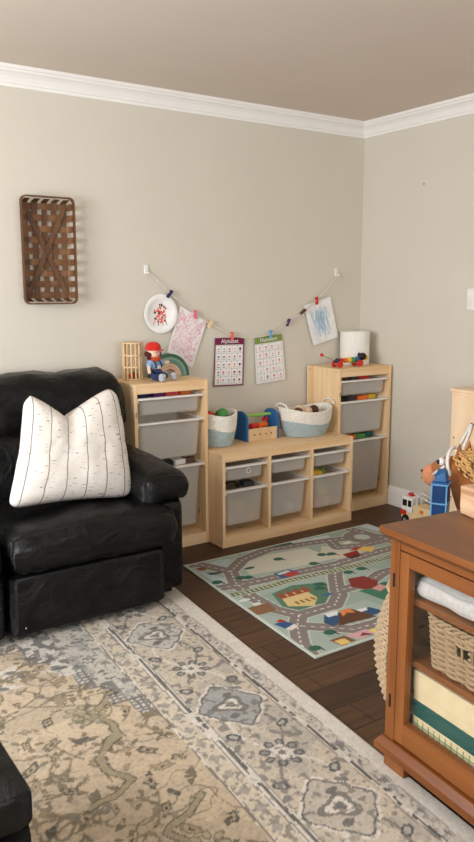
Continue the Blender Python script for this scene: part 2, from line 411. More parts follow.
def grid_mesh(name, XX, YY, z, colr, th, m_, wave=None):
    h, w_ = XX.shape; nv = h * w_
    co = np.zeros((nv + 4, 3)); co[:nv, 0] = XX.ravel(); co[:nv, 1] = YY.ravel(); co[:nv, 2] = z
    if wave is not None: co[:nv, 2] += wave.ravel()
    idx = np.arange(nv).reshape(h, w_)
    q = np.stack([idx[:-1, :-1], idx[1:, :-1], idx[1:, 1:], idx[:-1, 1:]], -1).reshape(-1, 4)
    cor = [idx[0, 0], idx[-1, 0], idx[-1, -1], idx[0, -1]]
    for k, c in enumerate(cor): co[nv + k] = co[c]; co[nv + k, 2] = z - th
    loops = list(q.ravel()); starts = list(range(0, len(q) * 4, 4))
    sides = [list(idx[:, 0][::-1]) + [nv, nv + 1], list(idx[-1, :][::-1]) + [nv + 1, nv + 2], list(idx[:, -1]) + [nv + 2, nv + 3][::1], list(idx[0, :]) + [nv + 3, nv]]
    sides[2] = list(idx[:, -1]) + [nv + 2, nv + 3]; sides[3] = list(idx[0, :]) + [nv + 3, nv]
    for s_ in sides + [[nv + 3, nv + 2, nv + 1, nv]]: starts.append(len(loops)); loops += s_
    me = bpy.data.meshes.new(name); me.vertices.add(nv + 4); me.vertices.foreach_set('co', co.ravel())
    me.loops.add(len(loops)); me.loops.foreach_set('vertex_index', np.array(loops, dtype=np.int32))
    me.polygons.add(len(starts)); me.polygons.foreach_set('loop_start', np.array(starts, dtype=np.int32))
    me.update(calc_edges=True); me.validate()
    at = me.color_attributes.new('design', 'FLOAT_COLOR', 'POINT')
    c4 = np.ones((nv + 4, 4)); c4[:nv, :3] = colr.reshape(-1, 3); c4[nv:, :3] = colr.reshape(-1, 3)[0]
    at.data.foreach_set('color', c4.astype(np.float32).ravel()); me.materials.append(m_)
    o = bpy.data.objects.new(name, me); COL.objects.link(o); return o

# ---- big rug: n = distance in from its right edge, d = distance along that edge from point A
A = np.array([-1.8910, -.7808]); ang = math.radians(-5.0)
dd = np.array([-math.sin(math.radians(5)), -math.cos(math.radians(5))]); nn = np.array([dd[1], -dd[0]])
ns_ = np.linspace(0, 2.1, 421); ds_ = np.linspace(0.02, 2.62, 521)
DD, NN = np.meshgrid(ds_, ns_)
n = NN + .022 * DD * np.clip(NN / .1, 0, 1); d = DD   # the borders drift slightly
wob = (fb(n, d, 9, 5) - .5) * .03
n2 = n + wob * .35; d2 = d + (fb(n, d, 9, 9) - .5) * .02
cream, beige, tan_, grey_, dark, blue_ = C3(208, 200, 188), C3(190, 180, 166), C3(188, 170, 145), C3(150, 147, 141), C3(84, 83, 81), C3(150, 153, 152)
col = np.zeros(n.shape + (3,)) + cream
def put(mask, c, a=1.0):
    a_ = (mask.astype(float) if mask.dtype == bool else np.clip(mask, 0, 1)) * a
    col[:] = col * (1 - a_[..., None]) + np.asarray(c) * a_[..., None]
wear = fb(n, d, 14, 21); wear2 = fb(n, d, 45, 31)
put((n > .078) & (n < .13), beige, .8)
sp = vnoise(n, d, 75, 41); put((n > .082) & (n < .128) & (sp > .62), grey_, .75); sp2 = vnoise(n, d, 60, 43); put((n > .085) & (n < .125) & (sp2 > .72), C3(110, 108, 104), .8)
put((np.abs(n2 - .078) < .003) & (wear > .4), C3(140, 135, 128), .8)
wide = (n > .145) & (n < .405); put(wide, C3(190, 178, 160))
put((n > .145) & (n < .405) & (fb(n, d, 11, 51) > .58), C3(172, 164, 152), .8)
put((np.abs(n2 - .138) < .0055) & (wear > .36), dark, .95); put((np.abs(n2 - .422) < .0062) & (wear > .36), dark, .9); put((np.abs(n2 - .152) < .0022) | (np.abs(n2 - .408) < .0025), C3(120, 114, 106), .7)
put((np.abs(n2 - .4405) < .003) & (wear > .42), C3(110, 106, 100), .8); put((np.abs(n2 - .512) < .0035) & (wear > .35), C3(110, 104, 96), .9)
gd = (n > .445) & (n < .507); put(gd, C3(198, 186, 166)); put(gd & (sp > .66), C3(120, 116, 108), .75)
put((n > .445) & (n < .507) & (np.abs(((d / .085) % 1) - .5) * .085 + np.abs(n - .476) < .021), C3(150, 146, 138), .8)
# vine through the wide border
vine = .282 + .075 * np.sin((d2 - .2) / .59 * 2 * PI)
put((np.abs(n2 - vine) < .006) & wide & (wear2 > .38), C3(126, 120, 112), .9)
vine2 = .282 - .075 * np.sin((d2 - .2) / .59 * 2 * PI)
put((np.abs(n2 - vine2) < .007) & wide & (wear2 > .34), cream, .9)
def ell(cn, cd, a, b_, th=0):
    x = n2 - cn; y = d2 - cd; X = x * math.cos(th) + y * math.sin(th); Y = -x * math.sin(th) + y * math.cos(th)
    return np.sqrt((X / a) ** 2 + (Y / b_) ** 2), np.arctan2(Y / b_, X / a)
def medallion(cn, cd, fill, line):
    r, th = ell(cn, cd, .098, .115); r = r / (1 + .10 * np.cos(4 * th) + .05 * np.cos(8 * th))
    put(r < 1.13, cream); put(r < 1.03, line); put(r < .97, fill)
    q, t2 = ell(cn, cd, .05, .04); q = q / (1 + .25 * np.cos(3 * t2)); put(q < 1.15, line, .8); put(q < .75, cream); put(q < .35, dark, .8)
    for s_ in (-1, 1):
        q, _ = ell(cn + .02 * s_, cd + s_ * .066, .02, .014, .5); put(q < 1, line, .9)
def flower(cn, cd, R_=.052):
    for k in range(8):
        t = k * PI / 4 + .3; q, _ = ell(cn + R_ * math.cos(t), cd + R_ * math.sin(t), .019, .015, t); put(q < 1, C3(88, 88, 88), .9); put(q < .5, C3(150, 148, 142), .8)
    q, th = ell(cn, cd, .034, .034); q = q / (1 + .2 * np.cos(6 * th)); put(q < 1, cream); put(q < .35, C3(120, 116, 108))
for k, cd in enumerate((.47, 1.08, 1.67, 2.26)):
    medallion(.287, cd, (C3(186, 180, 170), C3(158, 157, 152), C3(184, 174, 160), C3(160, 157, 150))[k], C3(104, 102, 98))
for cd in (.20, .79, 1.385, 1.97, 2.5): flower(.287, cd); 
for cd in (.66, .93, 1.25, 1.52, 1.83, 2.11, .33):
    for cn, th in ((.195, .6), (.375, -.6)):
        r, _ = ell(cn, cd, .026, .018, th); put(r < 1, C3(84, 86, 86), .95); put(r < .55, C3(170, 164, 152))
        r, _ = ell(cn + .02, cd + .055, .02, .010, -th); put(r < 1, C3(120, 118, 112), .9)
put(wide & (vnoise(n, d, 55, 61) > .74), C3(110, 108, 104), .7)
# field with its stepped, greyer corner near the sofa
field = n > .516
put(field, tan_)
step = np.floor((n - .516) / .055) * .055
spd = field & (d < .98 - step * 2.45)
put(spd, C3(184, 178, 166)); put(spd & (wear > .53), C3(150, 148, 142), .8); put(spd & (wear2 > .6), C3(104, 104, 102), .8)
dots = ((np.abs(((n / .022) % 1) - .5) < .27) & (np.abs(((d / .022) % 1) - .5) < .27))
edge = field & (d < 1.0 - step * 2.45 + .02) & (d > .9 - step * 2.45 - .04)
put(edge & (n < .80) & (wear2 > .3), C3(112, 110, 106), .85); put(edge & dots & (n < .80) & (wear > .42), cream, .7)
near = field & (d < .62) & (n > .66); put(near & (wear > .5), C3(205, 198, 186), .8); put(near & (vnoise(n, d, 38, 71) > .68), C3(96, 96, 94), .85)
fld = field & ~spd
put(fld & (fb(n, d, 5, 81) > .56), C3(176, 160, 136), .9)
cont = np.abs(fb(n, d, 4.2, 91) - .5)
put(fld & (cont < .010), C3(128, 118, 100), .85)
cont2 = np.abs(fb(n, d, 3.1, 95) - .47); put(fld & (cont2 < .008), C3(112, 106, 94), .8)
r2 = random.Random(7)
taken = []
for k in range(2600):
    cn = r2.uniform(.54, 2.05); cd = r2.uniform(.30, 2.6)
    if cd < .98 - (cn - .516) * 2.45 + .05: continue
    if any((cn - q[0]) ** 2 + (cd - q[1]) ** 2 < .062 ** 2 for q in taken): continue
    taken.append((cn, cd)); kk = len(taken)
    a_ = r2.uniform(.020, .040); b_ = a_ * r2.uniform(.36, .62); th = r2.choice([.5, .9, -.4, 1.3, 2.2]) + r2.uniform(-.3, .3)
    q, tq = ell(cn, cd, a_, b_, th); q = q / (1 + .16 * np.cos(4 * tq + kk) + .07 * np.cos(9 * tq))
    cc = r2.choice([(92, 86, 74), (106, 98, 82), (80, 78, 72), (128, 116, 94), (140, 126, 102)])
    ms = (q < 1) & (wear2 > .22 + .1 * (kk % 3)); put(ms, C3(*cc), .88)
    if kk % 3 != 1: put((q < .58) & (wear > .3), C3(166, 150, 124), .9); put(q < .26, C3(84, 80, 74))
    if kk % 4 == 0:
        for j in range(5):
            t = j * 2 * PI / 5 + kk; q, _ = ell(cn + .036 * math.cos(t), cd + .032 * math.sin(t), .015, .008, t); put((q < 1) & (wear2 > .35), C3(116, 106, 86), .85)
    if kk % 5 == 0:
        D_, S_ = line_d(n2, d2, [(cn, cd), (cn + r2.uniform(-.07, .07), cd + .05), (cn + r2.uniform(-.1, .1), cd + .12)]); put((D_ < .0045) & fld, C3(122, 112, 92), .8)
for pts in ([(.62, .80), (.70, .92), (.66, 1.06), (.78, 1.14), (.74, 1.30), (.86, 1.36)], [(.95, .60), (.98, .78), (1.10, .84), (1.06, 1.0), (1.2, 1.08), (1.18, 1.25)], [(.60, 1.45), (.72, 1.55), (.68, 1.72), (.84, 1.80)], [(1.30, .55), (1.36, .8), (1.5, .9), (1.45, 1.1)]):
    D_, S_ = line_d(n2 + .012 * np.sin(d * 40), d2 + .010 * np.sin(n * 46), pts); put((D_ < .013) & fld, C3(150, 138, 112), .9); put((np.abs(D_ - .013) < .0028) & fld & (wear2 > .3), C3(96, 90, 76), .9)
for k in range(11):
    cn = r2.uniform(.62, 1.7); cd = r2.uniform(.8, 2.4)
    for j in range(7):
        t = j * 2 * PI / 7; q, _ = ell(cn + .04 * math.cos(t), cd + .034 * math.sin(t), .021, .013, t); put((q < 1) & fld, C3(126, 118, 98), .9); put((q < .6) & fld, C3(168, 156, 128), .9)
for cn, cd in ((.80, 1.62), (.95, 1.75), (1.1, 1.5)):
    for j in range(6):
        for i in range(2):
            q, _ = ell(cn + j * .028, cd + i * .03, .010, .010); put((q < 1) & fld, C3(60, 60, 60), .95)
put((vnoise(n, d, 95, 99) > .80) & (n > .08), C3(140, 134, 124), .55)
col *= (0.80 + .16 * fb(n, d, 30, 77) + .26 * vnoise(n, d, 170, 78))[..., None]
XX = A[0] + nn[0] * NN + dd[0] * DD; YY = A[1] + nn[1] * NN + dd[1] * DD
RUGZ = .012
rug = grid_mesh('area_rug', XX, YY, RUGZ, col, .0115, M['rug'])
tag(rug, 'large cream and grey distressed floral area rug running under the black sofa', 'rug')

# ---- children's road map rug
K = {
'road': [[(-1.70,-.60),(-1.633, -0.613), (-1.556, -0.789), (-1.614, -0.919), (-1.651, -1.093), (-1.65, -1.276), (-1.60, -1.385), (-1.403, -1.39), (-1.30, -1.31),(-1.283, -1.273), (-1.102, -1.28),(-0.95,-1.22),(-.30,-1.24)],
 [(-1.556, -0.789), (-1.408, -0.679), (-1.216, -0.629), (-0.978, -0.665), (-0.829, -0.695), (-0.74, -0.72)],
 [(-1.724, -0.939), (-1.521, -0.967), (-1.296, -0.981), (-1.06, -1.001), (-0.736, -0.982), (-.30, -.99)],
 [(-1.60, -1.385), (-1.671, -1.463), (-1.763, -1.603), (-1.80, -1.72)],
 [(-1.66, -1.472), (-1.56, -1.56), (-1.50, -1.62), (-1.374, -1.63),(-1.2,-1.60),(-.95,-1.64),(-.30,-1.6)],
 [(-0.829, -0.695), (-0.877, -0.811), (-0.734, -0.86), (-0.56, -0.86),(-.30,-.84)],
 [(-1.06, -1.001), (-1.18,-1.14),(-1.283, -1.273)], [(-.60,-.60),(-.58,-.70)], [(-.85,-1.24),(-.9,-1.45),(-.95,-1.64)], [(-.55,-.8),(-.56,-.98)]],
'rail': [(-1.77,-1.04),(-1.58, -1.051), (-1.348, -1.047), (-1.086, -1.067), (-0.826, -1.074),(-.3,-1.08)]}
ni, nj = 361, 285
J = np.linspace(0, 1, nj)[:, None] * np.ones((1, ni)); I = np.linspace(0, 1, ni)[None, :] * np.ones((nj, 1))
ky = -.584 - 1.139 * J; kx0 = -1.709 - .082 * J; kx = kx0 + (-.440 - kx0) * I
x, y = kx, ky
col = np.zeros(x.shape + (3,)) + C3(158, 174, 160)
put(vnoise(x, y, 4, 3) > .62, C3(176, 190, 182), .6)
def pg(pts, c): put(inpoly(x, y, pts), C3(*c))
pg([(-1.46, -.74), (-1.26, -.69), (-1.02, -.72), (-1.0, -.93), (-1.15, -.93), (-1.34, -.91), (-1.5, -.88)], (206, 204, 186))
pg([(-1.24, -.60), (-1.0, -.60), (-.78, -.62), (-.80, -.66), (-1.2, -.61)], (198, 208, 208))
pg([(-1.685, -.69), (-1.63, -.84), (-1.65, -.90), (-1.70, -.91)], (190, 204, 206))
pg([(-1.62, -.64), (-1.5, -.61), (-1.45, -.64), (-1.54, -.72)], (186, 202, 204))
pg([(-1.05, -.87), (-.93, -.74), (-.80, -.94), (-1.0, -.95)], (208, 200, 180))
pg([(-.52, -.60), (-.30, -.6), (-.30, -.8), (-.48, -.78)], (196, 208, 210))
pg([(-1.555, -1.13), (-1.42, -1.10), (-1.27, -1.15), (-1.25, -1.25), (-1.38, -1.345), (-1.56, -1.35), (-1.605, -1.28)], (92, 128, 104))
pg([(-1.20, -1.33), (-1.02, -1.31), (-.96, -1.40), (-1.0, -1.52), (-1.17, -1.53)], (74, 122, 98))
pg([(-1.60, -1.42), (-1.25, -1.42), (-1.22, -1.55), (-1.52, -1.58), (-1.6, -1.5)], (172, 186, 176))
for rd in K['road']:
    D, S = line_d(x, y, rd); put(D < .043, C3(206, 208, 196))
Dr, _ = line_d(x, y, [(-.64, -.75), (-.641, -.751)]); put(Dr < .112, C3(206, 208, 196))
rmask = np.zeros(x.shape, bool); dash = np.zeros(x.shape, bool)
for rd in K['road']:
    D, S = line_d(x, y, rd); rmask |= D < .037; dash |= (D < .0032) & ((S % .04) < .02)
rmask |= (Dr < .105); put(rmask, C3(138, 128, 122)); put(dash, C3(226, 222, 210)); put(Dr < .045, C3(190, 200, 186))
D, S = line_d(x, y, K['rail']); put(D < .026, C3(188, 190, 160)); put((D < .02) & ((S % .026) < .010), C3(96, 104, 84)); put(np.abs(D - .013) < .0025, C3(110, 112, 96))
pg([(-1.745, -1.20), (-1.63, -1.20), (-1.645, -1.29), (-1.755, -1.285)], (140, 104, 76)); pg([(-1.70, -1.17), (-1.66, -1.17), (-1.66, -1.2), (-1.70, -1.2)], (220, 220, 215))
pg([(-1.54, -1.17), (-1.40, -1.175), (-1.41, -1.28), (-1.48, -1.345), (-1.58, -1.285)], (222, 198, 140))
for a in range(4): cx_ = -1.535 + .045 * a; pg([(cx_ - .022, -1.205 + .0 * a), (cx_ + .022, -1.205), (cx_ + .02, -1.15), (cx_ , -1.135)], (164, 84, 64))
for a in range(4): pg([(-1.53 + .03 * a, -1.26), (-1.515 + .03 * a, -1.26), (-1.515 + .03 * a, -1.29), (-1.53 + .03 * a, -1.29)], (160, 110, 60))
pg([(-1.14, -1.185), (-1.05, -1.20), (-1.04, -1.29), (-1.10, -1.34), (-1.165, -1.33), (-1.195, -1.27)], (140, 62, 54))
pg([(-1.13, -1.34), (-1.06, -1.32), (-1.05, -1.365), (-1.12, -1.385)], (214, 160, 150)); pg([(-1.12, -1.44), (-1.08, -1.43), (-1.08, -1.46), (-1.12, -1.47)], (230, 230, 225))
pg([(-1.56, -1.50), (-1.50, -1.435), (-1.44, -1.45), (-1.46, -1.54), (-1.55, -1.55)], (64, 90, 124)); pg([(-1.50, -1.435), (-1.43, -1.44), (-1.46, -1.475), (-1.51, -1.47)], (232, 234, 234))
pg([(-1.39, -1.56), (-1.36, -1.48), (-1.29, -1.49), (-1.26, -1.56)], (64, 90, 124)); pg([(-1.36, -1.48), (-1.30, -1.485), (-1.32, -1.51), (-1.36, -1.51)], (232, 234, 234))
pg([(-1.53, -1.56), (-1.43, -1.45), (-1.37, -1.45), (-1.33, -1.58)], (104, 72, 54)); pg([(-1.45, -1.50), (-1.43, -1.45), (-1.37, -1.45), (-1.38, -1.50), (-1.41, -1.48)], (222, 138, 84))
pg([(-1.40, -.93), (-1.30, -.92), (-1.275, -1.0), (-1.40, -1.01)], (74, 100, 136)); pg([(-1.37, -.97), (-1.30, -.955), (-1.28, -1.0), (-1.36, -1.01)], (190, 70, 64)); pg([(-1.385, -.94), (-1.31, -.93), (-1.31, -.955), (-1.385, -.96)], (216, 216, 210))
pg([(-.93, -.91), (-.82, -.90), (-.85, -.965), (-.94, -.96)], (150, 52, 44)); pg([(-.935, -.955), (-.86, -.955), (-.86, -.985), (-.93, -.985)], (84, 54, 42))
pg([(-.82, -.90), (-.75, -.875), (-.70, -.91), (-.77, -.97)], (228, 190, 110)); pg([(-.86, -.885), (-.80, -.862), (-.76, -.88), (-.82, -.90)], (170, 70, 56))
pg([(-1.745, -1.40), (-1.69, -1.39), (-1.67, -1.44), (-1.73, -1.46)], (62, 92, 138)); pg([(-1.72, -1.38), (-1.69, -1.37), (-1.68, -1.40), (-1.71, -1.40)], (190, 60, 50)); pg([(-1.73, -1.46), (-1.67, -1.44), (-1.67, -1.47), (-1.72, -1.485)], (226, 222, 214))
pg([(-1.65, -1.64), (-1.57, -1.64), (-1.56, -1.70), (-1.64, -1.705)], (132, 94, 66)); pg([(-1.64, -1.655), (-1.585, -1.66), (-1.59, -1.70), (-1.635, -1.70)], (232, 200, 120))
pg([(-1.57, -1.645), (-1.46, -1.645), (-1.43, -1.695), (-1.54, -1.70)], (218, 168, 170)); pg([(-1.46, -1.655), (-1.38, -1.655), (-1.39, -1.70), (-1.45, -1.70)], (232, 206, 130))
pg([(-1.52, -1.68), (-1.49, -1.66), (-1.46, -1.70)], (130, 60, 60)); pg([(-1.68, -.66), (-1.63, -.66), (-1.64, -.70), (-1.68, -.70)], (150, 84, 60)); pg([(-1.67, -.74), (-1.60, -.76), (-1.60, -.78), (-1.66, -.775)], (50, 86, 104))
for tx, ty in [(-1.687, -.869), (-1.561, -.885), (-1.53, -.90), (-1.142, -.93), (-1.021, -.85), (-1.252, -.775), (-1.74, -1.66), (-1.60, -1.585), (-1.33, -1.20), (-1.30, -1.16), (-1.161, -.59), (-1.11, -.60), (-1.06, -.605), (-.97, -.87), (-1.08, -1.12), (-.99, -1.12), (-.72, -1.13), (-.55, -1.14), (-.7, -1.4), (-.5, -1.5), (-.47, -.92)]:
    q = ((x - tx) / .027) ** 2 + ((y - ty) / .022) ** 2; put(q < 1, C3(58, 104, 84)); put((np.abs(x - tx - .02) < .004) & (np.abs(y - ty + .02) < .016), C3(70, 60, 54))
for cx_, cy_, cc in [(-1.45, -.80, (60, 100, 90)), (-1.2, -.86, (214, 210, 196)), (-.40, -.68, (66, 92, 130)), (-.78, -.78, (222, 216, 200)), (-1.35, -1.28, (70, 110, 150)), (-.75, -1.18, (200, 80, 60)), (-1.70, -1.12, (214, 218, 212))]:
    q = ((x - cx_) / .03) ** 2 + ((y - cy_) / .014) ** 2; put(q < 1, C3(*cc))
brd = (I < .010) | (I > .990) | (J < .012) | (J > .988); put(brd, C3(196, 204, 192))
wv = .0035 * np.clip(np.sin(J * 19 + .6) , 0, 1) * np.exp(-I * 30)
kids = grid_mesh('play_rug', kx, ky, .006, col, .0055, M['kidsrug'], wv)
tag(kids, "children's play rug printed with grey roads, castle, barn and mountains", 'rug')

# ================================================================== SOFA
def wr(amp, s, seed, ax=(1, 1, 1)):
    def f(p):
        q = (p[0] * ax[0], p[1] * ax[1], p[2] * ax[2])
        return amp * fbm(q, s, seed)
    return f
sofa = thing('reclining_sofa', 'black leather reclining sofa with padded arms against the back wall', 'sofa', (-2.72, -.5, 0))
XR = -1.87
b = MB().box(-3.48, -1.95, -.90, -.10, .035, .26); b.build('base_frame', M['sofabase'], sofa, world=True)
def soft(c, h, r, nm, seed, fn=None, n=22, amp=.008):
    b = MB()
    def f(p):
        q = Vector(p)
        k = fbm(q + Vector(c), 7, seed) * amp + fbm((q.x * 3, q.y, q.z * 1.0), 9, seed + 3) * amp * .4
        d_ = Vector((q.x / h[0], q.y / h[1], q.z / h[2]))
        q = q + d_ * k
        return fn(q) if fn else q
    b.rbox(c, h, r, n, f); return b.build(nm, M['leather'], sofa, smooth=True, world=True)
SW = .345
for i, cx in enumerate((-2.375, -3.075)):
    # footrest panel that swings out
    soft((cx, -.955, .165), (SW - .003, .048, .128), .03, 'footrest_panel', i, n=14, amp=.003)
    def seatfn(p, h=(.37, .36, .10)):
        u_, v_ = p.x / .36, p.y / .36
        if p.z > 0: p.z += .022 * (1 - u_ * u_) - .015 * max(0, v_)
        if p.y < 0: p.y -= .015 * max(0, 1 - (p.z / .1) ** 2)
        return p
    soft((cx + (.032 if i == 0 else 0), -.665, .372), (SW + (.036 if i == 0 else -.003), .365, .088), .075, 'seat_cushion', 3 + i, seatfn, amp=.010)
    def backfn(p):
        p.y += p.z * .22
        if p.y < 0: p.y -= .02
        return p
    soft((cx + (.05 if i == 0 else 0), -.33, .585), (SW + (.05 if i == 0 else -.002), .12, .165), .10, 'lumbar_cushion', 6 + i, backfn, amp=.012)
    def headfn(p):
        p.y += p.z * .25
        if p.x > .33 and i == 0: p.z -= (p.x - .33) ** 2 * 1.5
        return p
    soft((cx + (.078 if i == 0 else 0), -.235, .835), (SW + (.085 if i == 0 else -.002), .135, .155), .11, 'head_cushion', 9 + i, headfn, amp=.014)
for s_, x0 in ((1, -1.985), (-1, -3.465 - .0)):
    soft((x0, -.50, .255), (.096, .425, .215), .04, 'arm_panel', 12 + s_, n=16, amp=.004)
    def armfn(p, s_=s_):
        t = (p.y + .36) / .72            # 0 at the front end
        p.z += .04 * t * t
        if p.y < -.25: p.z -= (-.25 - p.y) * .16
        if p.z < 0 and -s_ * p.x > 0: p.z -= .055 * min(1, -s_ * p.x / .1)
        p.z += -.02 * (p.x * s_ / .12) ** 2
        if t > .65: p.x -= s_ * (t - .65) * .12
        return p
    soft((x0 + s_ * .010, -.545, .548), (.124, .39, .068), .066, 'arm_pad', 15 + s_, armfn, amp=.010)
MB().rbox((-2.72, -.10, .48), (.77, .05, .42), .04, 10).build('back_shell', M['leather'], sofa, smooth=True, world=True)
# recliner pull tab, tiny screw dot on the front panel
MB().ball((-2.66, -1.004, .075), .004, 8, 6).build('panel_stud', P('grey', .3), sofa, smooth=True, world=True)

# ================================================================== THROW PILLOW
def pillow_mat():
    mt, nt, b = newmat('slub_striped_cotton'); L = nt.links.new
    uv = N(nt, 'ShaderNodeUVMap'); uv.uv_map = 'uv'
    sx = N(nt, 'ShaderNodeSeparateXYZ'); L(uv.outputs[0], sx.inputs[0])
    n0 = N(nt, 'ShaderNodeTexNoise'); n0.inputs['Scale'].default_value = 5; L(uv.outputs[0], n0.inputs[0])
    a0 = N(nt, 'ShaderNodeMath', operation='MULTIPLY_ADD'); L(n0.outputs[0], a0.inputs[0]); a0.inputs[1].default_value = .03; L(sx.outputs[0], a0.inputs[2])
    m1 = N(nt, 'ShaderNodeMath', operation='MULTIPLY'); m1.inputs[1].default_value = 6.0; L(a0.outputs[0], m1.inputs[0])
    fr = N(nt, 'ShaderNodeMath', operation='FRACT'); L(m1.outputs[0], fr.inputs[0])
    sb = N(nt, 'ShaderNodeMath', operation='SUBTRACT'); sb.inputs[1].default_value = .5; L(fr.outputs[0], sb.inputs[0])
    ab = N(nt, 'ShaderNodeMath', operation='ABSOLUTE'); L(sb.outputs[0], ab.inputs[0])
    lt = N(nt, 'ShaderNodeMath', operation='LESS_THAN'); lt.inputs[1].default_value = .028; L(ab.outputs[0], lt.inputs[0])
    mp = N(nt, 'ShaderNodeMapping'); mp.inputs['Scale'].default_value = (12, 95, 1); L(uv.outputs[0], mp.inputs[0])
    n1 = N(nt, 'ShaderNodeTexNoise'); n1.inputs['Scale'].default_value = 1.0; n1.inputs['Detail'].default_value = 2; L(mp.outputs[0], n1.inputs[0])
    gt = N(nt, 'ShaderNodeMath', operation='GREATER_THAN'); gt.inputs[1].default_value = .668; L(n1.outputs[0], gt.inputs[0])
    c1 = N(nt, 'ShaderNodeMix', data_type='RGBA'); c1.inputs[6].default_value = rgb(222, 215, 205); c1.inputs[7].default_value = rgb(138, 132, 128); L(lt.outputs[0], c1.inputs[0])
    c2 = N(nt, 'ShaderNodeMix', data_type='RGBA'); c2.inputs[7].default_value = rgb(84, 80, 80); L(gt.outputs[0], c2.inputs[0]); L(c1.outputs[2], c2.inputs[6])
    L(c2.outputs[2], b.inputs['Base Color']); b.inputs['Roughness'].default_value = .95; b.inputs['Specular IOR Level'].default_value = .1
    n3 = N(nt, 'ShaderNodeTexNoise'); n3.inputs['Scale'].default_value = 90; L(uv.outputs[0], n3.inputs[0])
    bp = N(nt, 'ShaderNodeBump'); bp.inputs['Strength'].default_value = .6; bp.inputs['Distance'].default_value = .003; L(n3.outputs[0], bp.inputs['Height']); L(bp.outputs[0], b.inputs['Normal'])
    return mt
def make_pillow():
    n_ = 44
    BL, BR, TR, TL = Vector((-2.655, -.80, .500)), Vector((-2.085, -.80, .468)), Vector((-2.088, -.66, .950)), Vector((-2.515, -.66, .952))
    nrm = (BR - BL).cross(TL - BL).normalized()   # faces away from viewer or towards
    if nrm.y > 0: nrm = -nrm
    v = []; f = []; uvs = []
    for side in (1, -1):
        for j in range(n_ + 1):
            for i in range(n_ + 1):
                s, t = i / n_, j / n_
                p = (BL * (1 - s) + BR * s) * (1 - t) + (TL * (1 - s) + TR * s) * t
                S, T = 2 * s - 1, 2 * t - 1
                kr = .028 * (abs(S) * abs(T)) ** 10; p.x -= kr * S; p.z -= kr * T * .9
                # edges pulled in between corners, chopped notch at the top
                p.x += (-.018 * S * (1 - T * T)) if S < 0 else (.002 * (1 - T * T))
                p.z += -.118 * max(0, 1 - abs(S - (-.20)) / (1.08 if S > -.20 else .72)) ** 1.25 * t ** 4
                p.z += .018 * (1 - S * S) * (1 - t) ** 3
                th = .085 * max(0, (1 - S ** 4) * (1 - T ** 4)) ** .55
                th -= .045 * math.exp(-((S + .06) / .16) ** 2) * t ** 3 * (1 if side > 0 else 0)
                th += .010 * fbm((s * 2, t * 2, side), 2.3, 5) * (1 - T * T)
                p += nrm * (th * side * (1 if side > 0 else .8))
                v.append(tuple(p)); uvs.append((s, t))
    m_ = (n_ + 1) ** 2
    for side in (0, 1):
        o = side * m_
        for j in range(n_):
            for i in range(n_):
                a = o + j * (n_ + 1) + i; q = (a, a + 1, a + n_ + 2, a + n_ + 1); f.append(q if side == 0 else q[::-1])
    me = bpy.data.meshes.new('throw_pillow'); me.from_pydata(v, [], f)
    uvl = me.uv_layers.new(name='uv')
    for l in me.loops: uvl.data[l.index].uv = uvs[l.vertex_index]
    bm = bmesh.new(); bm.from_mesh(me); bmesh.ops.remove_doubles(bm, verts=bm.verts, dist=.0005); bm.to_mesh(me); bm.free()
    me.polygons.foreach_set('use_smooth', [True] * len(me.polygons)); me.materials.append(pillow_mat())
    o = bpy.data.objects.new('throw_pillow', me); COL.objects.link(o)
    return tag(o, 'white throw pillow with thin grey stripes on the black sofa seat', 'pillow')
make_pillow()

# ottoman at the lower left
ot = thing('ottoman', 'black leather ottoman at the lower left, standing on the cream rug', 'ottoman', (-3.45, -2.2, RUGZ))
MB().rbox((-3.45, -2.205, .405), (.315, .30, .047), .030, 14).build('cushion_top', M['leather'], ot, smooth=True, world=True)
MB().rbox((-3.45, -2.205, .205), (.308, .293, .165), .02, 10).build('body', M['leather'], ot, smooth=True, world=True)
for sx in (-1, 1):
    for sy in (-1, 1):
        cx, cy = -3.45 + sx * .26, -2.205 + sy * .245
        MB().lathe([(.018, RUGZ), (.024, .05)], 12, (cx, cy, 0)).build('foot', M['slot'], ot, smooth=False, world=True)

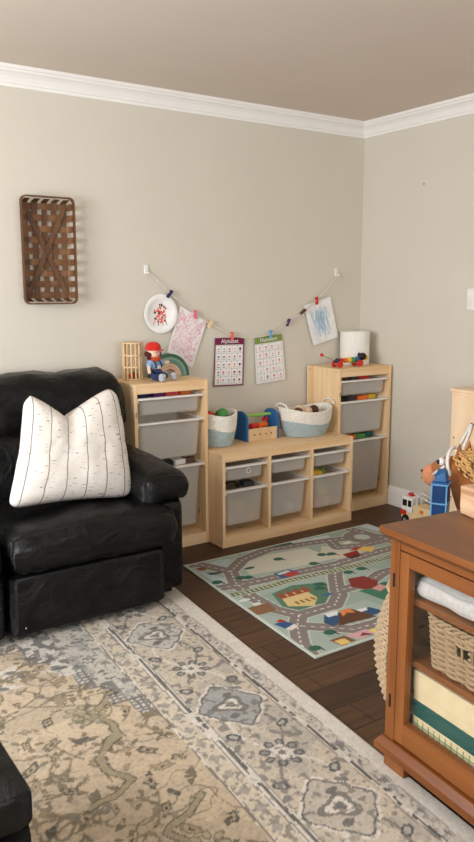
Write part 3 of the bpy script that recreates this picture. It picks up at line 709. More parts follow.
# ================================================================== STORAGE UNITS
def make_bin(name, label, W, D, H, cx, yf, ztop, group):
    """tapered frosted box with an overhanging rim; its base is at the empty"""
    o = thing(name, label, 'storage bin', (cx, yf, ztop - H), 0, group)
    w = W / 2 - .012; wb = w - .010 - H * .035; b = MB(); t = .0025
    y0, y1 = .012, D - .012; yb0, yb1 = y0 + .004 + H * .045, y1 - .01 - H * .045
    def ring(x, a, c, z, r=.02):
        pts = []
        for sx, sy, st in ((1, 1, 0), (-1, 1, 1), (-1, -1, 2), (1, -1, 3)):
            for k in range(4):
                q = st * PI / 2 + k / 3 * PI / 2
                px = sx * (x - r) + r * math.cos(q); py = ((c - r) if sy > 0 else (a + r)) + r * math.sin(q)
                pts.append((px, py, z))
        return pts
    rings = [ring(wb - .008, yb0 + .008, yb1 - .008, 0), ring(wb, yb0, yb1, .008), ring(w - .006, y0 + .004, y1 - .004, H - .02), ring(w, y0, y1, H - .012),
             ring(w, y0, y1, H - .003), ring(w - t, y0 + t, y1 - t, H - .003), ring(w - t - .006, y0 + .004 + t, y1 - .004 - t, H - .02), ring(wb - t, yb0 + t, yb1 - t, .008 + t), ring(wb - .008 - t, yb0 + .01, yb1 - .01, t)]
    ids = [[b.av(p) for p in r_] for r_ in rings]; m_ = len(ids[0])
    for a, c in zip(ids, ids[1:]):
        for k in range(m_): b.af(a[k], a[(k + 1) % m_], c[(k + 1) % m_], c[k])
    b.af(*ids[0][::-1]); b.af(*ids[-1])
    b.build('tub', M['bin'], o, smooth=False, bevel=0)
    # rim: flat lip all round with a rounded front
    b = MB(); e = .010
    outer = ring(W / 2 + .002, -e, D, H, .022); inner = ring(w - .003, y0 + .003, y1 - .003, H, .018)
    for z0, z1 in ((H - .009, H),):
        a = [b.av((p[0], p[1], z1)) for p in outer]; c = [b.av((p[0], p[1], z1)) for p in inner]
        a2 = [b.av((p[0], p[1], z0)) for p in outer]; c2 = [b.av((p[0], p[1], z0)) for p in inner]
        for k in range(m_):
            l = (k + 1) % m_
            b.af(a[k], a[l], c[l], c[k]); b.af(a2[l], a2[k], c2[k], c2[l]); b.af(a2[k], a2[l], a[l], a[k]); b.af(c[k], c[l], c2[l], c2[k])
    b.build('rim', M['binrim'], o)
    return o
TH = .018
BINS = {}
def storage(name, label, x0, x1, yf, yb, H, cols, rails, fascia=.045, cat='storage unit'):
    o = thing(name, label, cat, ((x0 + x1) / 2, (yf + yb) / 2, 0))
    for x in (x0, x1 - TH):
        sp_ = MB().box(x, x + TH, yf, yb, 0, H).build('side_panel', M['pineZ'], o, bevel=.0015, world=True)
        ox = -.0005 if x == x0 else TH + .0005
        for yy in (yf + .03, yb - .03):
            for z in (H - .02, .03):
                MB().xf(Matrix.Translation((x + ox, yy, z)) @ Matrix.Rotation(PI / 2, 4, 'Y')).lathe([(.0035, -.0006), (.0035, .0006)], 8).build('screw', M['slot'], sp_, world=True)
    MB().box(x0 + TH, x1 - TH, yf + .001, yb - .001, H - TH - .0005, H - .0005).build('top_board', M['pineX'], o, bevel=.001, world=True)
    MB().box(x0 + TH, x1 - TH, yf + .002, yf + TH, H - fascia, H - TH - .0006).build('top_rail', M['pineX'], o, world=True)
    MB().box(x0 + TH, x1 - TH, yf + .001, yf + TH, 0, .062).build('plinth', M['pineX'], o, bevel=.001, world=True)
    MB().box(x0 + TH, x1 - TH, yf + TH, yb - .001, .050, .062).build('bottom_board', M['pineX'], o, world=True)
    cw = (x1 - x0 - TH * (cols + 1)) / cols
    for k in range(1, cols):
        x = x0 + k * (cw + TH); MB().box(x, x + TH, yf + .0005, yb - .002, .0625, H - fascia - .0006).build('divider', M['pineZ'], o, world=True)
    # grooved runners the bins hang in
    for k in range(cols):
        xa = x0 + TH + k * (cw + TH)
        for z in rails:
            for x in (xa, xa + cw - .0095): MB().box(x, x + .0095, yf + .004, yb - .01, z - .022, z - .0105).build('runner', M['pineY'], o, world=True)
    return o, cw
YB = -.018
low, cwl = storage('low_storage_unit', 'low wide pine storage unit with three columns of white bins', -1.392, -.462, -.466, YB, .52, 3, (.447, .315))
tl, cwt = storage('tall_storage_unit', 'tall narrow pine storage unit beside the black sofa', -1.8335, -1.3950, -.326, YB, .91, 1, (.835, .705, .457), .052)
tr, _ = storage('tall_storage_unit', 'tall narrow pine storage unit in the room corner', -.4595, -.0195, -.326, YB, .91, 1, (.835, .705, .457), .052)
colname = ('left', 'middle', 'right')
for k in range(3):
    cx = -1.392 + TH + cwl / 2 + k * (cwl + TH)
    BINS['s%d' % k] = make_bin('storage_bin', 'shallow white bin in the %s column of the low pine unit' % colname[k], cwl - .003, .43, .085, cx, -.462, .447, 'storage bins of the low unit')
    BINS['d%d' % k] = make_bin('storage_bin', 'deep white bin in the %s column of the low pine unit' % colname[k], cwl - .003, .43, .208, cx, -.462, .315, 'storage bins of the low unit')
for nm, cx, where in (('L', -1.61275, 'beside the sofa'), ('R', -.2395, 'in the room corner')):
    g = 'storage bins of the tall unit ' + where
    BINS[nm + '1'] = make_bin('storage_bin', 'shallow top bin of the tall pine unit ' + where, cwt - .003, .295, .095, cx, -.322, .835, g)
    BINS[nm + '2'] = make_bin('storage_bin', 'medium white middle bin of the tall pine unit ' + where, cwt - .003, .295, .208, cx, -.322, .705, g)
    BINS[nm + '3'] = make_bin('storage_bin', 'deepest, lowest bin of the tall pine unit ' + where, cwt - .003, .295, .352, cx, -.322, .457, g)

# ---- toys inside the bins
def toyball(c, r, colr, label, grp=None, name='toy_ball', cat='toy'):
    o = MB().ball((0, 0, 0), r, 14, 9).build(name, P(colr, .5), smooth=True); o.location = c; return tag(o, label, cat, grp)
def toyblock(c, h, colr, rz, label, grp=None, tilt=0.0):
    o = MB().box(-h[0], h[0], -h[1], h[1], -h[2], h[2]).build('toy_block', P(colr, .5), bevel=.003); o.location = c; o.rotation_euler = (tilt, 0, rz); return tag(o, label, 'toy', grp)
def fill_balls(cx, yf, z0, spec, label, grp):
    nm = {'bluegray': 'whitish', 'dustpink': 'dusty pink', 'salmon': 'coral'}
    top = max(q[2] for q in spec)
    for dx, dy, dz, r, cn in spec:
        same = [q for q in spec if q[4] == cn]; w_ = nm.get(cn, cn)
        if len(same) > 1: w_ = ('lower ' if dz == min(q[2] for q in same) else 'upper ') + w_
        toyball((cx + dx, yf + r + (.042 if yf > -.4 else .032), z0 + dz), r, cn, label % w_, grp)
cxs = [-1.392 + TH + cwl / 2 + k * (cwl + TH) for k in range(3)]
fill_balls(cxs[0], -.462, .107, [(-.076, .10, .035, .031, 'tan'), (.056, .085, .033, .03, 'yellow'), (-.01, .15, .035, .031, 'grey'), (-.02, .09, .099, .03, 'yellow')], '%s toy ball showing through the deep left bin of the low unit', 'toys in the deep left bin')
fill_balls(cxs[1], -.462, .107, [(-.04, .09, .033, .03, 'grey'), (.03, .10, .034, .03, 'bluegray')], '%s toy ball showing through the deep middle bin of the low unit', 'toys in the deep middle bin')
fill_balls(cxs[2], -.462, .107, [(-.06, .075, .03, .026, 'salmon'), (.0, .07, .028, .026, 'cream'), (.06, .075, .03, .026, 'dustpink'), (-.03, .08, .09, .028, 'yellow')], '%s toy ball showing through the deep right bin of the low unit', 'toys in the deep right bin')
fill_balls(-.2395, -.322, .105, [(-.08, .075, .04, .032, 'tan'), (.0, .07, .14, .03, 'salmon'), (.07, .08, .06, .035, 'tan'), (.05, .07, .21, .03, 'salmon'), (-.06, .08, .22, .028, 'cream')], '%s toy ball showing through the lowest bin in the room corner', 'toys in the lowest corner bin')
# pieces that show above the rims
pile = {'L1': [('navy', -.13, .10), ('purple', -.04, .10), ('red', .06, .09), ('orange', .12, .12), ('red', .14, .07)]}
def stack_block(cx, yf, zt, items, wh, grp, zoff=-.012):
    for k, (cn, dx, dy) in enumerate(items):
        toyblock((cx + dx, yf + dy, zt + zoff), (.036, .024, .014), cn, .25 * math.sin(k * 2.3), '%s toy block %s' % (cn, wh), grp, .12 * math.cos(k))
stack_block(-1.61275, -.322, .835, [('navy', -.13, .09), ('purple', -.045, .09), ('red', .04, .085), ('orange', .12, .09)], 'heaped in the top bin beside the sofa', 'blocks in the top bin beside the sofa', .004)
stack_block(-1.61275, -.322, .457, [('black', .0, .08), ('white', .075, .08), ('brown', .14, .085)], 'heaped in the lowest bin beside the sofa', 'blocks in the lowest bin beside the sofa', .006)
stack_block(-.2395, -.322, .835, [('brown', -.12, .09), ('charcoal', -.03, .09), ('red', .06, .09)], 'heaped in the top bin of the corner unit', 'blocks in the top corner bin', .002)
stack_block(-.2395, -.322, .705, [('black', -.13, .08), ('charcoal', -.05, .085), ('orange', .04, .08), ('yellow', .12, .09)], 'heaped in the middle bin of the corner unit', 'blocks in the middle corner bin', .004)
stack_block(-.2395, -.322, .457, [('red', -.13, .08), ('orange', -.05, .08), ('green', .03, .08), ('teal', .11, .09)], 'heaped in the lowest bin of the corner unit', 'blocks in the lowest corner bin', .006)
stack_block(cxs[0], -.462, .315, [('charcoal', .06, .09)], 'on the heap in the deep left bin of the low unit', 'blocks in the deep left bin', .0)
o = thing('toy_headset', 'black toy headset lying on the deep left bin of the low unit', 'toy', (cxs[0] - .05, -.37, .305))
MB().tube([(.05 * math.cos(a), 0, .006 + .026 * math.sin(a)) for a in np.linspace(0, PI, 14)], .006, 8).build('band', P('black', .4), o, smooth=True)
for s_ in (-1, 1): MB().ball((s_ * .05, 0, .008), .014, 12, 8).build('ear_pad', P('black', .7), o, smooth=True)
# yellow dinosaur-like soft toy in the right column
o = thing('plush_toy', 'yellow and green plush toy peeking over the deep right bin', 'toy', (cxs[2] - .05, -.37, .30))
MB().ball((0, 0, .0), .034, 16, 10, (1.5, 1, .8)).build('body', F('yellow'), o, smooth=True)
MB().ball((.055, 0, .012), .02, 14, 9).build('head', F('olive'), o, smooth=True)
for dx in (-.02, .0, .02): MB().lathe([(.008, 0), (.001, .014)], 8, (dx, 0, .024)).build('spike', F('olive'), o)
# round logo stamps on shallow bins: moulded ring
for k in (0,):
    b = MB(); b.tube([(.014 * math.cos(a), 0, .014 * math.sin(a)) for a in np.linspace(0, 2 * PI, 20)[:-1]], .0025, 6, closed=True)
    e = b.build('moulded_ring', P('white'), BINS['s0'], smooth=True); e.location = (.02, .0145, .045)

# ================================================================== ON TOP OF THE TALL UNIT BESIDE THE SOFA
TZ = .9105
cg = thing('slatted_toy_tower', 'round pale wood slatted toy tower standing behind the sofa arm', 'toy', (-1.735, -.115, TZ))
MB().lathe([(.055, 0), (.055, .008)], 28).build('base_disc', M['beech'], cg)
MB().lathe([(.057, .192), (.057, .200)], 28).build('top_disc', M['beech'], cg)
for z in (.066, .128):
    MB().lathe([(.045, z), (.056, z), (.056, z + .008), (.045, z + .008), (.045, z)], 28, cap=False).build('hoop', M['beech'], cg)
for k in range(14):
    a = 2 * PI * k / 14 + .1; MB().lathe([(.0045, .008), (.0045, .192)], 8, (.0505 * math.cos(a), .0505 * math.sin(a), 0)).build('slat', M['beech'], cg, smooth=False)
for k, (cn, dx, dy, z) in enumerate((('red', -.008, -.01, .0245), ('brown', .012, .012, .0245))):
    toyball((-1.735 + dx * 1.6, -.115 + dy * 1.4, TZ + z), .0155, cn, '%s ball inside the slatted wooden toy tower' % cn, 'balls in the toy tower')

# doll, sitting with legs towards the room
dl = thing('doll', 'soft doll in a red cap and denim dungarees sitting on the tall unit', 'doll', (-1.652, -.195, TZ), .35)
dl.scale = (1.07, 1.07, 1.07)
def skin(name, verts, edges, radii, mt_, parent, sub=2):
    me = bpy.data.meshes.new(name); me.from_pydata(verts, edges, []); o = bpy.data.objects.new(name, me); COL.objects.link(o)
    md = o.modifiers.new('s', 'SKIN'); sk = me.skin_vertices[0].data
    for i, r in enumerate(radii): sk[i].radius = (r, r) if not isinstance(r, tuple) else r
    sk[0].use_root = True
    md2 = o.modifiers.new('u', 'SUBSURF'); md2.levels = sub; md2.render_levels = sub
    dg = bpy.context.evaluated_depsgraph_get(); dg.update(); me2 = bpy.data.meshes.new_from_object(o.evaluated_get(dg))
    bpy.data.objects.remove(o); me2.materials.clear(); me2.materials.append(mt_); me2.polygons.foreach_set('use_smooth', [True] * len(me2.polygons))
    o = bpy.data.objects.new(name, me2); COL.objects.link(o); o.parent = parent; return o
# body skin (hands and neck)
skin('body', [(0, 0, .035), (0, 0, .09), (0, 0, .112), (-.028, -.004, .088), (-.052, -.015, .062), (-.058, -.03, .036), (.028, -.004, .088), (.058, -.022, .082), (.088, -.03, .086)],
     [(0, 1), (1, 2), (1, 3), (3, 4), (4, 5), (1, 6), (6, 7), (7, 8)], [.028, .02, .012, .011, .009, .0095, .011, .009, .0095], F('skin'), dl)
skin('shirt', [(0, 0, .05), (0, 0, .092), (-.03, -.004, .089), (-.050, -.014, .066), (.03, -.004, .089), (.062, -.022, .083)], [(0, 1), (1, 2), (2, 3), (1, 4), (4, 5)], [.034, .026, .016, .0145, .016, .0145], F('shirt'), dl)
skin('dungarees', [(0, 0, .032), (0, -.002, .062), (-.022, -.028, .022), (-.032, -.066, .018), (.022, -.028, .022), (.045, -.060, .018)], [(0, 1), (0, 2), (2, 3), (0, 4), (4, 5)], [.038, .0355, .024, .0175, .024, .0175], F('denim'), dl)
for s_ in (-1, 1):
    MB().tube([(s_ * .018, -.036, .062), (s_ * .02, -.034, .085), (s_ * .02, -.014, .106), (s_ * .018, .01, .108)], .004, 6).build('strap', F('denim'), dl, smooth=True)
MB().rbox((0, -.037, .066), (.012, .003, .008), .002, 4).build('bib_pocket', F('bluegray'), dl)
hd = MB().ball((0, -.002, .135), .034, 22, 14, (1.05, .95, .95)).build('head', F('skin'), dl, smooth=True)
b = MB()
for s_ in (-1, 1): b.ball((s_ * .012, -.0335, .137), .0028, 8, 6)
b.build('eye', P('black', .3), hd)
MB().ball((0, -.0355, .130), .004, 8, 6).build('nose', F('salmon'), hd, smooth=True)
MB().tube([(-.008, -.0335, .122), (0, -.035, .1195), (.008, -.0335, .122)], .0012, 6).build('mouth', P('red'), hd, smooth=True)
b = MB()
for k in range(13):
    a = PI * (k / 12) - 0.0; q = (math.cos(a) * .034, .006 + abs(math.sin(a)) * .022, .132 - .004 * (k % 2)); b.ball(q, .012, 10, 7)
for s_ in (-1, 1):
    b.ball((s_ * .036, -.008, .128), .0115, 10, 7); b.ball((s_ * .038, -.006, .112), .0105, 10, 7)
b.build('hair', F('darkhair'), dl, smooth=True)
b = MB(); 
for k in range(9):
    a = PI + PI * (k / 8); b.ball((math.cos(a) * .026, math.sin(a) * .022 - .006, .108 - .003 * math.sin(a + PI)), .0105, 10, 7)
b.build('neckerchief', F('ginger'), dl, smooth=True)
cp = MB().lathe([(.038, .0), (.0395, .010), (.036, .026), (.024, .038), (.006, .0425)], 24, (0, 0, .148)).build('cap', F('red'), dl, smooth=True)
b = MB(); pts = [(.034 * math.cos(a), -.012 + .046 * math.sin(a), .150 - .004 * abs(math.sin(a))) for a in np.linspace(PI, 2 * PI, 16)]
b.prism(pts, (0, 0, .004)); b.build('cap_brim', F('red'), cp)
for s_, x in ((-1, -.034), (1, .052)):
    sh = MB().rbox((x, -.088, .0195), (.0165, .016, .0195), .012, 8).build('shoe', F('shoe'), dl, smooth=True)

# rainbow arches, nested, leaning behind the doll
for k, (cn, ro, ri) in enumerate((('dkgreen', .126, .109), ('sage', .108, .091), ('mutedteal', .090, .074), ('tan', .073, .058), ('dustpink', .057, .042))):
    b = MB(); nA = 24; a0 = [PI * j / nA for j in range(nA + 1)]
    pts = [(ro * math.cos(a), 0, ro * math.sin(a)) for a in a0] + [(ri * math.cos(a), 0, ri * math.sin(a)) for a in reversed(a0)]
    fr_, bk = [b.av((p[0], -.014, p[2])) for p in pts], [b.av((p[0], .014, p[2])) for p in pts]; L_ = len(pts)
    for j in range(nA): 
        b.af(fr_[j], fr_[L_ - 1 - j], fr_[L_ - 2 - j], fr_[j + 1]) ; b.af(bk[j + 1], bk[L_ - 2 - j], bk[L_ - 1 - j], bk[j])
    for j in range(L_): b.af(fr_[j], fr_[(j + 1) % L_], bk[(j + 1) % L_], bk[j])
    o = b.build('rainbow_arch', P(cn, .6), bevel=.0015); o.location = (-1.500, -.085, TZ)
    tag(o, '%s wooden arch of the toy rainbow, %s' % ({'dkgreen': 'dark green', 'sage': 'sage green', 'mutedteal': 'muted teal', 'tan': 'tan', 'dustpink': 'dusty pink'}[cn], ('the outermost', 'second from outside', 'the middle one', 'second from inside', 'the innermost')[k]), 'toy', 'arches of the wooden rainbow')

# ================================================================== ON TOP OF THE CORNER UNIT
dm = thing('drum_box', 'white cylindrical drum standing in the corner behind the pull toy', 'drum', (-.150, -.120, TZ))
MB().lathe([(.092, 0), (.094, .004), (.094, .206), (.091, .2085), (.088, .206), (.088, .150)], 40, cap=True).build('drum_wall', mat('white_textured_paper', rgb(240, 236, 226), .85, .03, 90, .6, 120), dm, smooth=False)
MB().tube([(.0945 * math.cos(a), .0945 * math.sin(a), .004) for a in np.linspace(0, 2 * PI, 41)[:-1]], .0022, 6, closed=True).build('rim', P('white'), dm, smooth=True)
pt = thing('pull_toy', 'wooden pull-along dog with colourful bead body and red wheels', 'toy', (-.305, -.240, TZ), 0.0)
pt.scale = (1.14, 1, 1)
for x in (-.085, .062):
    for s_ in (-1, 1):
        b = MB().xf(Matrix.Translation((x, s_ * .026, .0205)) @ Matrix.Rotation(PI / 2, 4, 'X')); b.lathe([(.005, -.007), (.018, -.007), (.0205, -.004), (.0205, .004), (.018, .007), (.005, .007)], 22)
        b.build('wheel', P('red', .35), pt, smooth=False)
    b = MB().xf(Matrix.Translation((x, 0, .0205)) @ Matrix.Rotation(PI / 2, 4, 'X')); b.lathe([(.004, -.03), (.004, .03)], 10); b.build('axle', M['beech'], pt)
for k, (cn, r, x) in enumerate((('navy', .017, -.085), ('red', .016, -.056), ('orange', .0165, -.028), ('yellow', .017, .0), ('green', .018, .028), ('blue', .018, .058))):
    MB().ball((x, 0, .040 + .002 * (k % 2)), r, 16, 10).build('bead', P(cn, .35), pt, smooth=True)
MB().ball((.098, 0, .058), .024, 18, 12).build('head', P('black', .4), pt, smooth=True)
MB().ball((.124, -.004, .050), .014, 14, 9).build('snout', P('yellow', .4), pt, smooth=True)
for s_ in (-1, 1): MB().ball((.092, s_ * .024, .066), .013, 12, 8, (.8, .5, 1.2)).build('ear', P('black', .6), pt, smooth=True)
MB().tube([(-.10, 0, .040), (-.15, 0, .062), (-.19, 0, .080)], .0014, 6).build('pull_cord', P('charcoal'), pt, smooth=True)
MB().ball((-.195, 0, .083), .011, 14, 9).build('pull_knob', P('red', .35), pt, smooth=True)

# ================================================================== ON THE LOW UNIT
LZ = .5205
def rope_basket(name, label, cx, cy, rx, ry, h, split, lipfn, handles):
    o = thing(name, label, 'basket', (cx, cy, LZ)); b = MB(); nC = int(h / .0085); prof_o = []; prof_i = []
    def R_(z): return .74 + .26 * (1 - (1 - z / h) ** 2.0)
    nS = 6
    for j in range(nC * nS + 1):
        z = h * j / (nC * nS); r = R_(z) * 1.0 + .022 * abs(math.sin(PI * j / nS)); prof_o.append((r, z))
    prof_i = [(R_(z) - .07, z) for z in [h - i * (h - .008) / 8 for i in range(9)]]
    prof = [(.5, 0.0)] + prof_o + prof_i
    rows = []; n_ = 48
    for r, z in prof:
        row = []
        for k in range(n_):
            a = 2 * PI * k / n_; zz = z + (z / h) ** 3 * lipfn(a)
            row.append(b.av((rx * r * math.cos(a), ry * r * math.sin(a), zz)))
        rows.append(row)
    for ri, (a, c) in enumerate(zip(rows, rows[1:])):
        for k in range(n_):
            zz = prof[ri][1]; bound = split + .012 * math.sin(2 * PI * k / n_ * 2 + 1)
            b.mt(1 if (zz < bound and ri < len(prof_o)) else 0); b.af(a[k], a[(k + 1) % n_], c[(k + 1) % n_], c[k])
    b.mt(1).af(*rows[0][::-1]); b.mt(0).af(*rows[-1])
    b.build('bowl', [F('rope'), F('ropeblue')], o, smooth=True)
    for s_ in handles:
        b = MB(); b.tube([(s_ * rx * (1.0 + .03 * math.sin(t)) , ry * .42 * math.cos(t), h + .012 + .026 * math.sin(t)) for t in np.linspace(0, PI, 14)], .0055, 8)
        b.build('handle', F('rope'), o, smooth=True)
    return o
rope_basket('rope_basket', 'white and pale blue rope basket next to the tall unit and blue toolbox', -1.268, -.215, .113, .115, .185, .095, lambda a: .010 * math.cos(2 * a), (-1,))
rope_basket('rope_basket', 'wide white and pale blue rope basket at the right end of the low unit', -.658, -.250, .178, .130, .165, .085, lambda a: .014 * math.cos(2 * a), (-1, 1))
for k, (cn, dx, dy, z, r, nm) in enumerate((('green', .02, -.03, .155, .034, 'green'), ('red', -.045, .0, .145, .03, 'red'), ('brown', .045, .035, .14, .03, 'brown'), ('lime', -.01, .05, .14, .03, 'lime green'))):
    toyball((-1.270 + dx, -.215 + dy, LZ + z + .02), r, cn, nm + ' ball heaped in the rope basket beside the tall unit')
for k, (cn, dx, dy, z, r) in enumerate((('brown', -.07, -.02, .125, .028), ('tan', -.01, -.04, .128, .026), ('darkhair', .05, -.02, .128, .03), ('cream', -.02, .04, .125, .03), ('orange', .08, .03, .12, .024))):
    toyball((-.658 + dx, -.250 + dy, LZ + z + .02), r, cn, {'darkhair': 'dark maroon', 'cream': 'cream', 'brown': 'brown', 'tan': 'tan', 'orange': 'orange'}[cn] + ' ball in the wide rope basket')
# toy toolbox
tb = thing('toy_toolbox', 'wooden toy toolbox with blue ends and a green carry bar', 'toy', (-.975, -.185, LZ))
def endpanel(x):
    pts = [(x, -.072, 0), (x, .072, 0), (x, .068, .09)] + [(x, .068 * math.cos(t) , .122 + .048 * math.sin(t)) for t in np.linspace(.2, PI - .2, 12)] + [(x, -.068, .09)]
    return MB().prism(pts, (.014, 0, 0))
for x in (-.116, .102): endpanel(x).build('end_panel', P('blue', .5), tb, bevel=.002)
MB().box(-.102, .102, -.070, -.060, .0, .072).build('front_board', M['beech'], tb, bevel=.001)
MB().box(-.102, .102, .060, .070, .0, .072).build('back_board', M['beech'], tb, bevel=.001)
MB().box(-.102, .102, -.060, .060, .0, .008).build('bottom_board', M['beech'], tb)
b = MB().xf(Matrix.Translation((0, 0, .138)) @ Matrix.Rotation(PI / 2, 4, 'Y')); b.lathe([(.009, -.102), (.009, .102)], 14); b.build('carry_bar', P('lime', .5), tb, smooth=False)
for x in (-.06, -.02, .02, .06):
    b = MB().xf(Matrix.Translation((x, -.0706, .036)) @ Matrix.Rotation(PI / 2, 4, 'X')); b.lathe([(.005, -.0006), (.005, .0006)], 12); b.build('peg_hole', P('brown'), tb)
tools = [('toy_hammer', 'red', -.045, 'toy hammer with a red head lying in the blue toolbox'), ('toy_mallet', 'orange', .02, 'toy mallet with an orange head lying in the blue toolbox')]
for nm, cn, dx, lb in tools:
    o = thing(nm, lb, 'toy', (-.975 + dx, -.185, LZ + .0625), .3)
    b = MB().xf(Matrix.Rotation(PI / 2, 4, 'X')); b.lathe([(.007, -.05), (.007, .045)], 10); b.build('handle', M['beech'], o)
    b = MB().xf(Matrix.Translation((0, .03 - .06, .018)) @ Matrix.Rotation(PI / 2, 4, 'Y')); b.lathe([(.016, -.03), (.017, .0), (.016, .03)], 14); b.build('head', P(cn, .4), o)
o = thing('toy_wrench', 'yellow toy wrench standing up in the blue toolbox', 'toy', (-.905, -.175, LZ + .010))
MB().box(-.008, .008, -.004, .004, 0, .085).build('shaft', P('yellow', .4), o, bevel=.002)
MB().prism([(-.018, -.005, .085), (.018, -.005, .085), (.020, -.005, .108), (.008, -.005, .112), (.008, -.005, .098), (-.008, -.005, .098), (-.008, -.005, .112), (-.020, -.005, .108)], (0, .01, 0)).build('jaw', P('red', .4), o, bevel=.001)

# ================================================================== WALL: GARLAND
def hook(x, z, label):
    o = thing('wall_hook', label, 'wall hook', (x, -.0, z - .02))
    MB().rbox((0, -.005, .022), (.013, .004, .026), .0038, 8).build('back_plate', P('white', .35), o, smooth=True)
    MB().tube([(0, -.010, .012), (0, -.018, .002), (0, -.026, .002), (0, -.030, .010)], [.005, .005, .005, .006], 10).build('prong', P('white', .35), o, smooth=True)
    return o
hook(-1.585, 1.490, 'white adhesive wall hook holding the left end of the garland')
hook(-.220, 1.490, 'white adhesive wall hook holding the right end of the garland')
gy = -.026
cordp = [(-1.585, 1.476), (-1.566, 1.461), (-1.454, 1.366), (-1.290, 1.249), (-1.190, 1.191), (-1.038, 1.119), (-.90, 1.098), (-.751, 1.120), (-.621, 1.187), (-.505, 1.249), (-.396, 1.320), (-.222, 1.476)]
def cat(pts, k):
    out = []
    for i in range(len(pts) - 1):
        p0 = pts[max(i - 1, 0)]; p1 = pts[i]; p2 = pts[i + 1]; p3 = pts[min(i + 2, len(pts) - 1)]
        for j in range(k):
            t = j / k; out.append(tuple(.5 * (2 * p1[c] + (p2[c] - p0[c]) * t + (2 * p0[c] - 5 * p1[c] + 4 * p2[c] - p3[c]) * t * t + (-p0[c] + 3 * p1[c] - 3 * p2[c] + p3[c]) * t ** 3) for c in range(len(p1))))
    out.append(pts[-1]); return out
b = MB(); cp_ = cat(cordp, 6)
b.tube([(p[0], gy, p[1]) for p in cp_], .0034, 6); o = b.build('garland_cord', F('string'), smooth=True)
tag(o, 'white string garland cord hanging between two hooks on the wall', 'cord')
def pin(x, z, cn, colw, where, rz=0.0):
    o = thing('clothespin', '%s mini clothespin %s' % (colw, where), 'clothespin', (x, gy - .001, z), 0, 'clothespins on the garland')
    M_ = Matrix.Rotation(rz, 4, 'Y')
    for s_ in (-1, 1):
        MB().xf(M_).hexa([(-.0075, s_ * .003 - .0025, -.026), (.0075, s_ * .003 - .0025, -.026), (.0075, s_ * .003 + .0025, -.026), (-.0075, s_ * .003 + .0025, -.026)],
                 [(-.0075, s_ * .006 - .0025, .022), (.0075, s_ * .006 - .0025, .022), (.0075, s_ * .006 + .0025, .022), (-.0075, s_ * .006 + .0025, .022)]).build('jaw', P(cn, .5), o, bevel=.001)
    return o
pin(-1.452, 1.362, 'navy', 'navy blue', 'clipping the painted paper plate', .7)
pin(-1.290, 1.247, 'pink', 'pink', 'clipping the pink scribbled sheet')
pin(-1.190, 1.190, 'sand', 'pale yellow', 'at the right corner of the pink sheet', .6)
pin(-1.038, 1.117, 'salmon', 'coral', 'clipping the purple headed chart')
pin(-.755, 1.119, 'ltblue', 'light blue', 'clipping the green headed chart')
pin(-.621, 1.186, 'purple', 'purple', 'alone on the cord right of the green headed chart', .4)
pin(-.505, 1.249, 'brown', 'dark brown', 'at the left corner of the blue scribbled sheet', 1.0)
pin(-.396, 1.317, 'red', 'red', 'clipping the blue scribbled sheet')
def zsheet(pts, y, th=.0006, dens=1):
    return [(p[0], y, p[1]) for p in pts]
# paper plate
pl = thing('paper_plate', 'white paper plate painted with red and brown strokes, clipped on the garland', 'paper plate', (-1.507, -.014, 1.252))
b = MB(); b.xf(Matrix.Rotation(PI / 2, 4, 'X'))
def flute(p, a): return (p[0], p[1], p[2] + (.0012 * math.sin(a * 40) if (p[0] ** 2 + p[1] ** 2) > .006 else 0))
b.lathe([(.002, .0), (.070, .0), (.078, .006), (.103, .010), (.105, .009), (.103, .0085), (.078, .0045), (.070, -.0015), (.002, -.0015)], 80, cap=True, fn=flute, sy=1.03)
b.build('plate', P('paper', .7), pl, smooth=True)
rr = random.Random(3); b = MB()
for k in range(46):
    a = rr.uniform(0, 2 * PI); r = rr.uniform(0, .042); x, z = r * math.cos(a), r * math.sin(a) * 1.2
    b.mt(rr.choice([0, 0, 0, 1, 2])); t = rr.uniform(0, PI); l = rr.uniform(.004, .012); w_ = rr.uniform(.003, .006)
    pts = [(x + l * math.cos(t + q) * (1 if j % 2 else .5) , -.0008 - .00002 * k, z + l * math.sin(t + q) * (1 if j % 2 else .5)) for j, q in enumerate(np.linspace(0, 2 * PI, 9)[:-1])]
    b.poly(pts)
for k, (x, t) in enumerate(((-.028, -.5), (-.01, -.15), (.008, .1), (.022, .35))):
    b.mt(k % 2); b.poly([(x, -.0016, -.02), (x + .004, -.0016, -.02), (x + .004 + .05 * math.sin(t), -.0016, -.065), (x + .05 * math.sin(t), -.0016, -.065)])
b.build('paint_marks', [P('salmon'), P('brown'), P('red')], pl)

def sheet(name, label, pts, y, mats, cat_='picture', nx=14, nz=16, curl=.006, seed=0, paint=None):
    """thin sheet hanging on the wall; pts = TL,TR,BR,BL in (x,z)"""
    TL, TR, BR, BL = [Vector(p) for p in pts]; c = (TL + TR + BR + BL) / 4
    o = thing(name, label, cat_, (c.x, y, c.y)); v = []
    def pos(s, t, off=0):
        p = (TL * (1 - s) + TR * s) * (1 - t) + (BL * (1 - s) + BR * s) * t
        yy = -off - curl * (t ** 2) * .5 - curl * .5 * math.sin(3 * s + seed) * t
        return (p.x - c.x, yy, p.y - c.y)
    b = MB(); 
    for off, fl in ((.0, 0), (-.0006, 1)):
        ids = [[b.av(pos(i / nx, j / nz, off)) for i in range(nx + 1)] for j in range(nz + 1)]
        for j in range(nz):
            for i in range(nx):
                q = (ids[j][i], ids[j + 1][i], ids[j + 1][i + 1], ids[j][i + 1]); b.af(*(q if not fl else q[::-1]))
    b.build('paper', mats[0], o, smooth=True)
    return o, pos
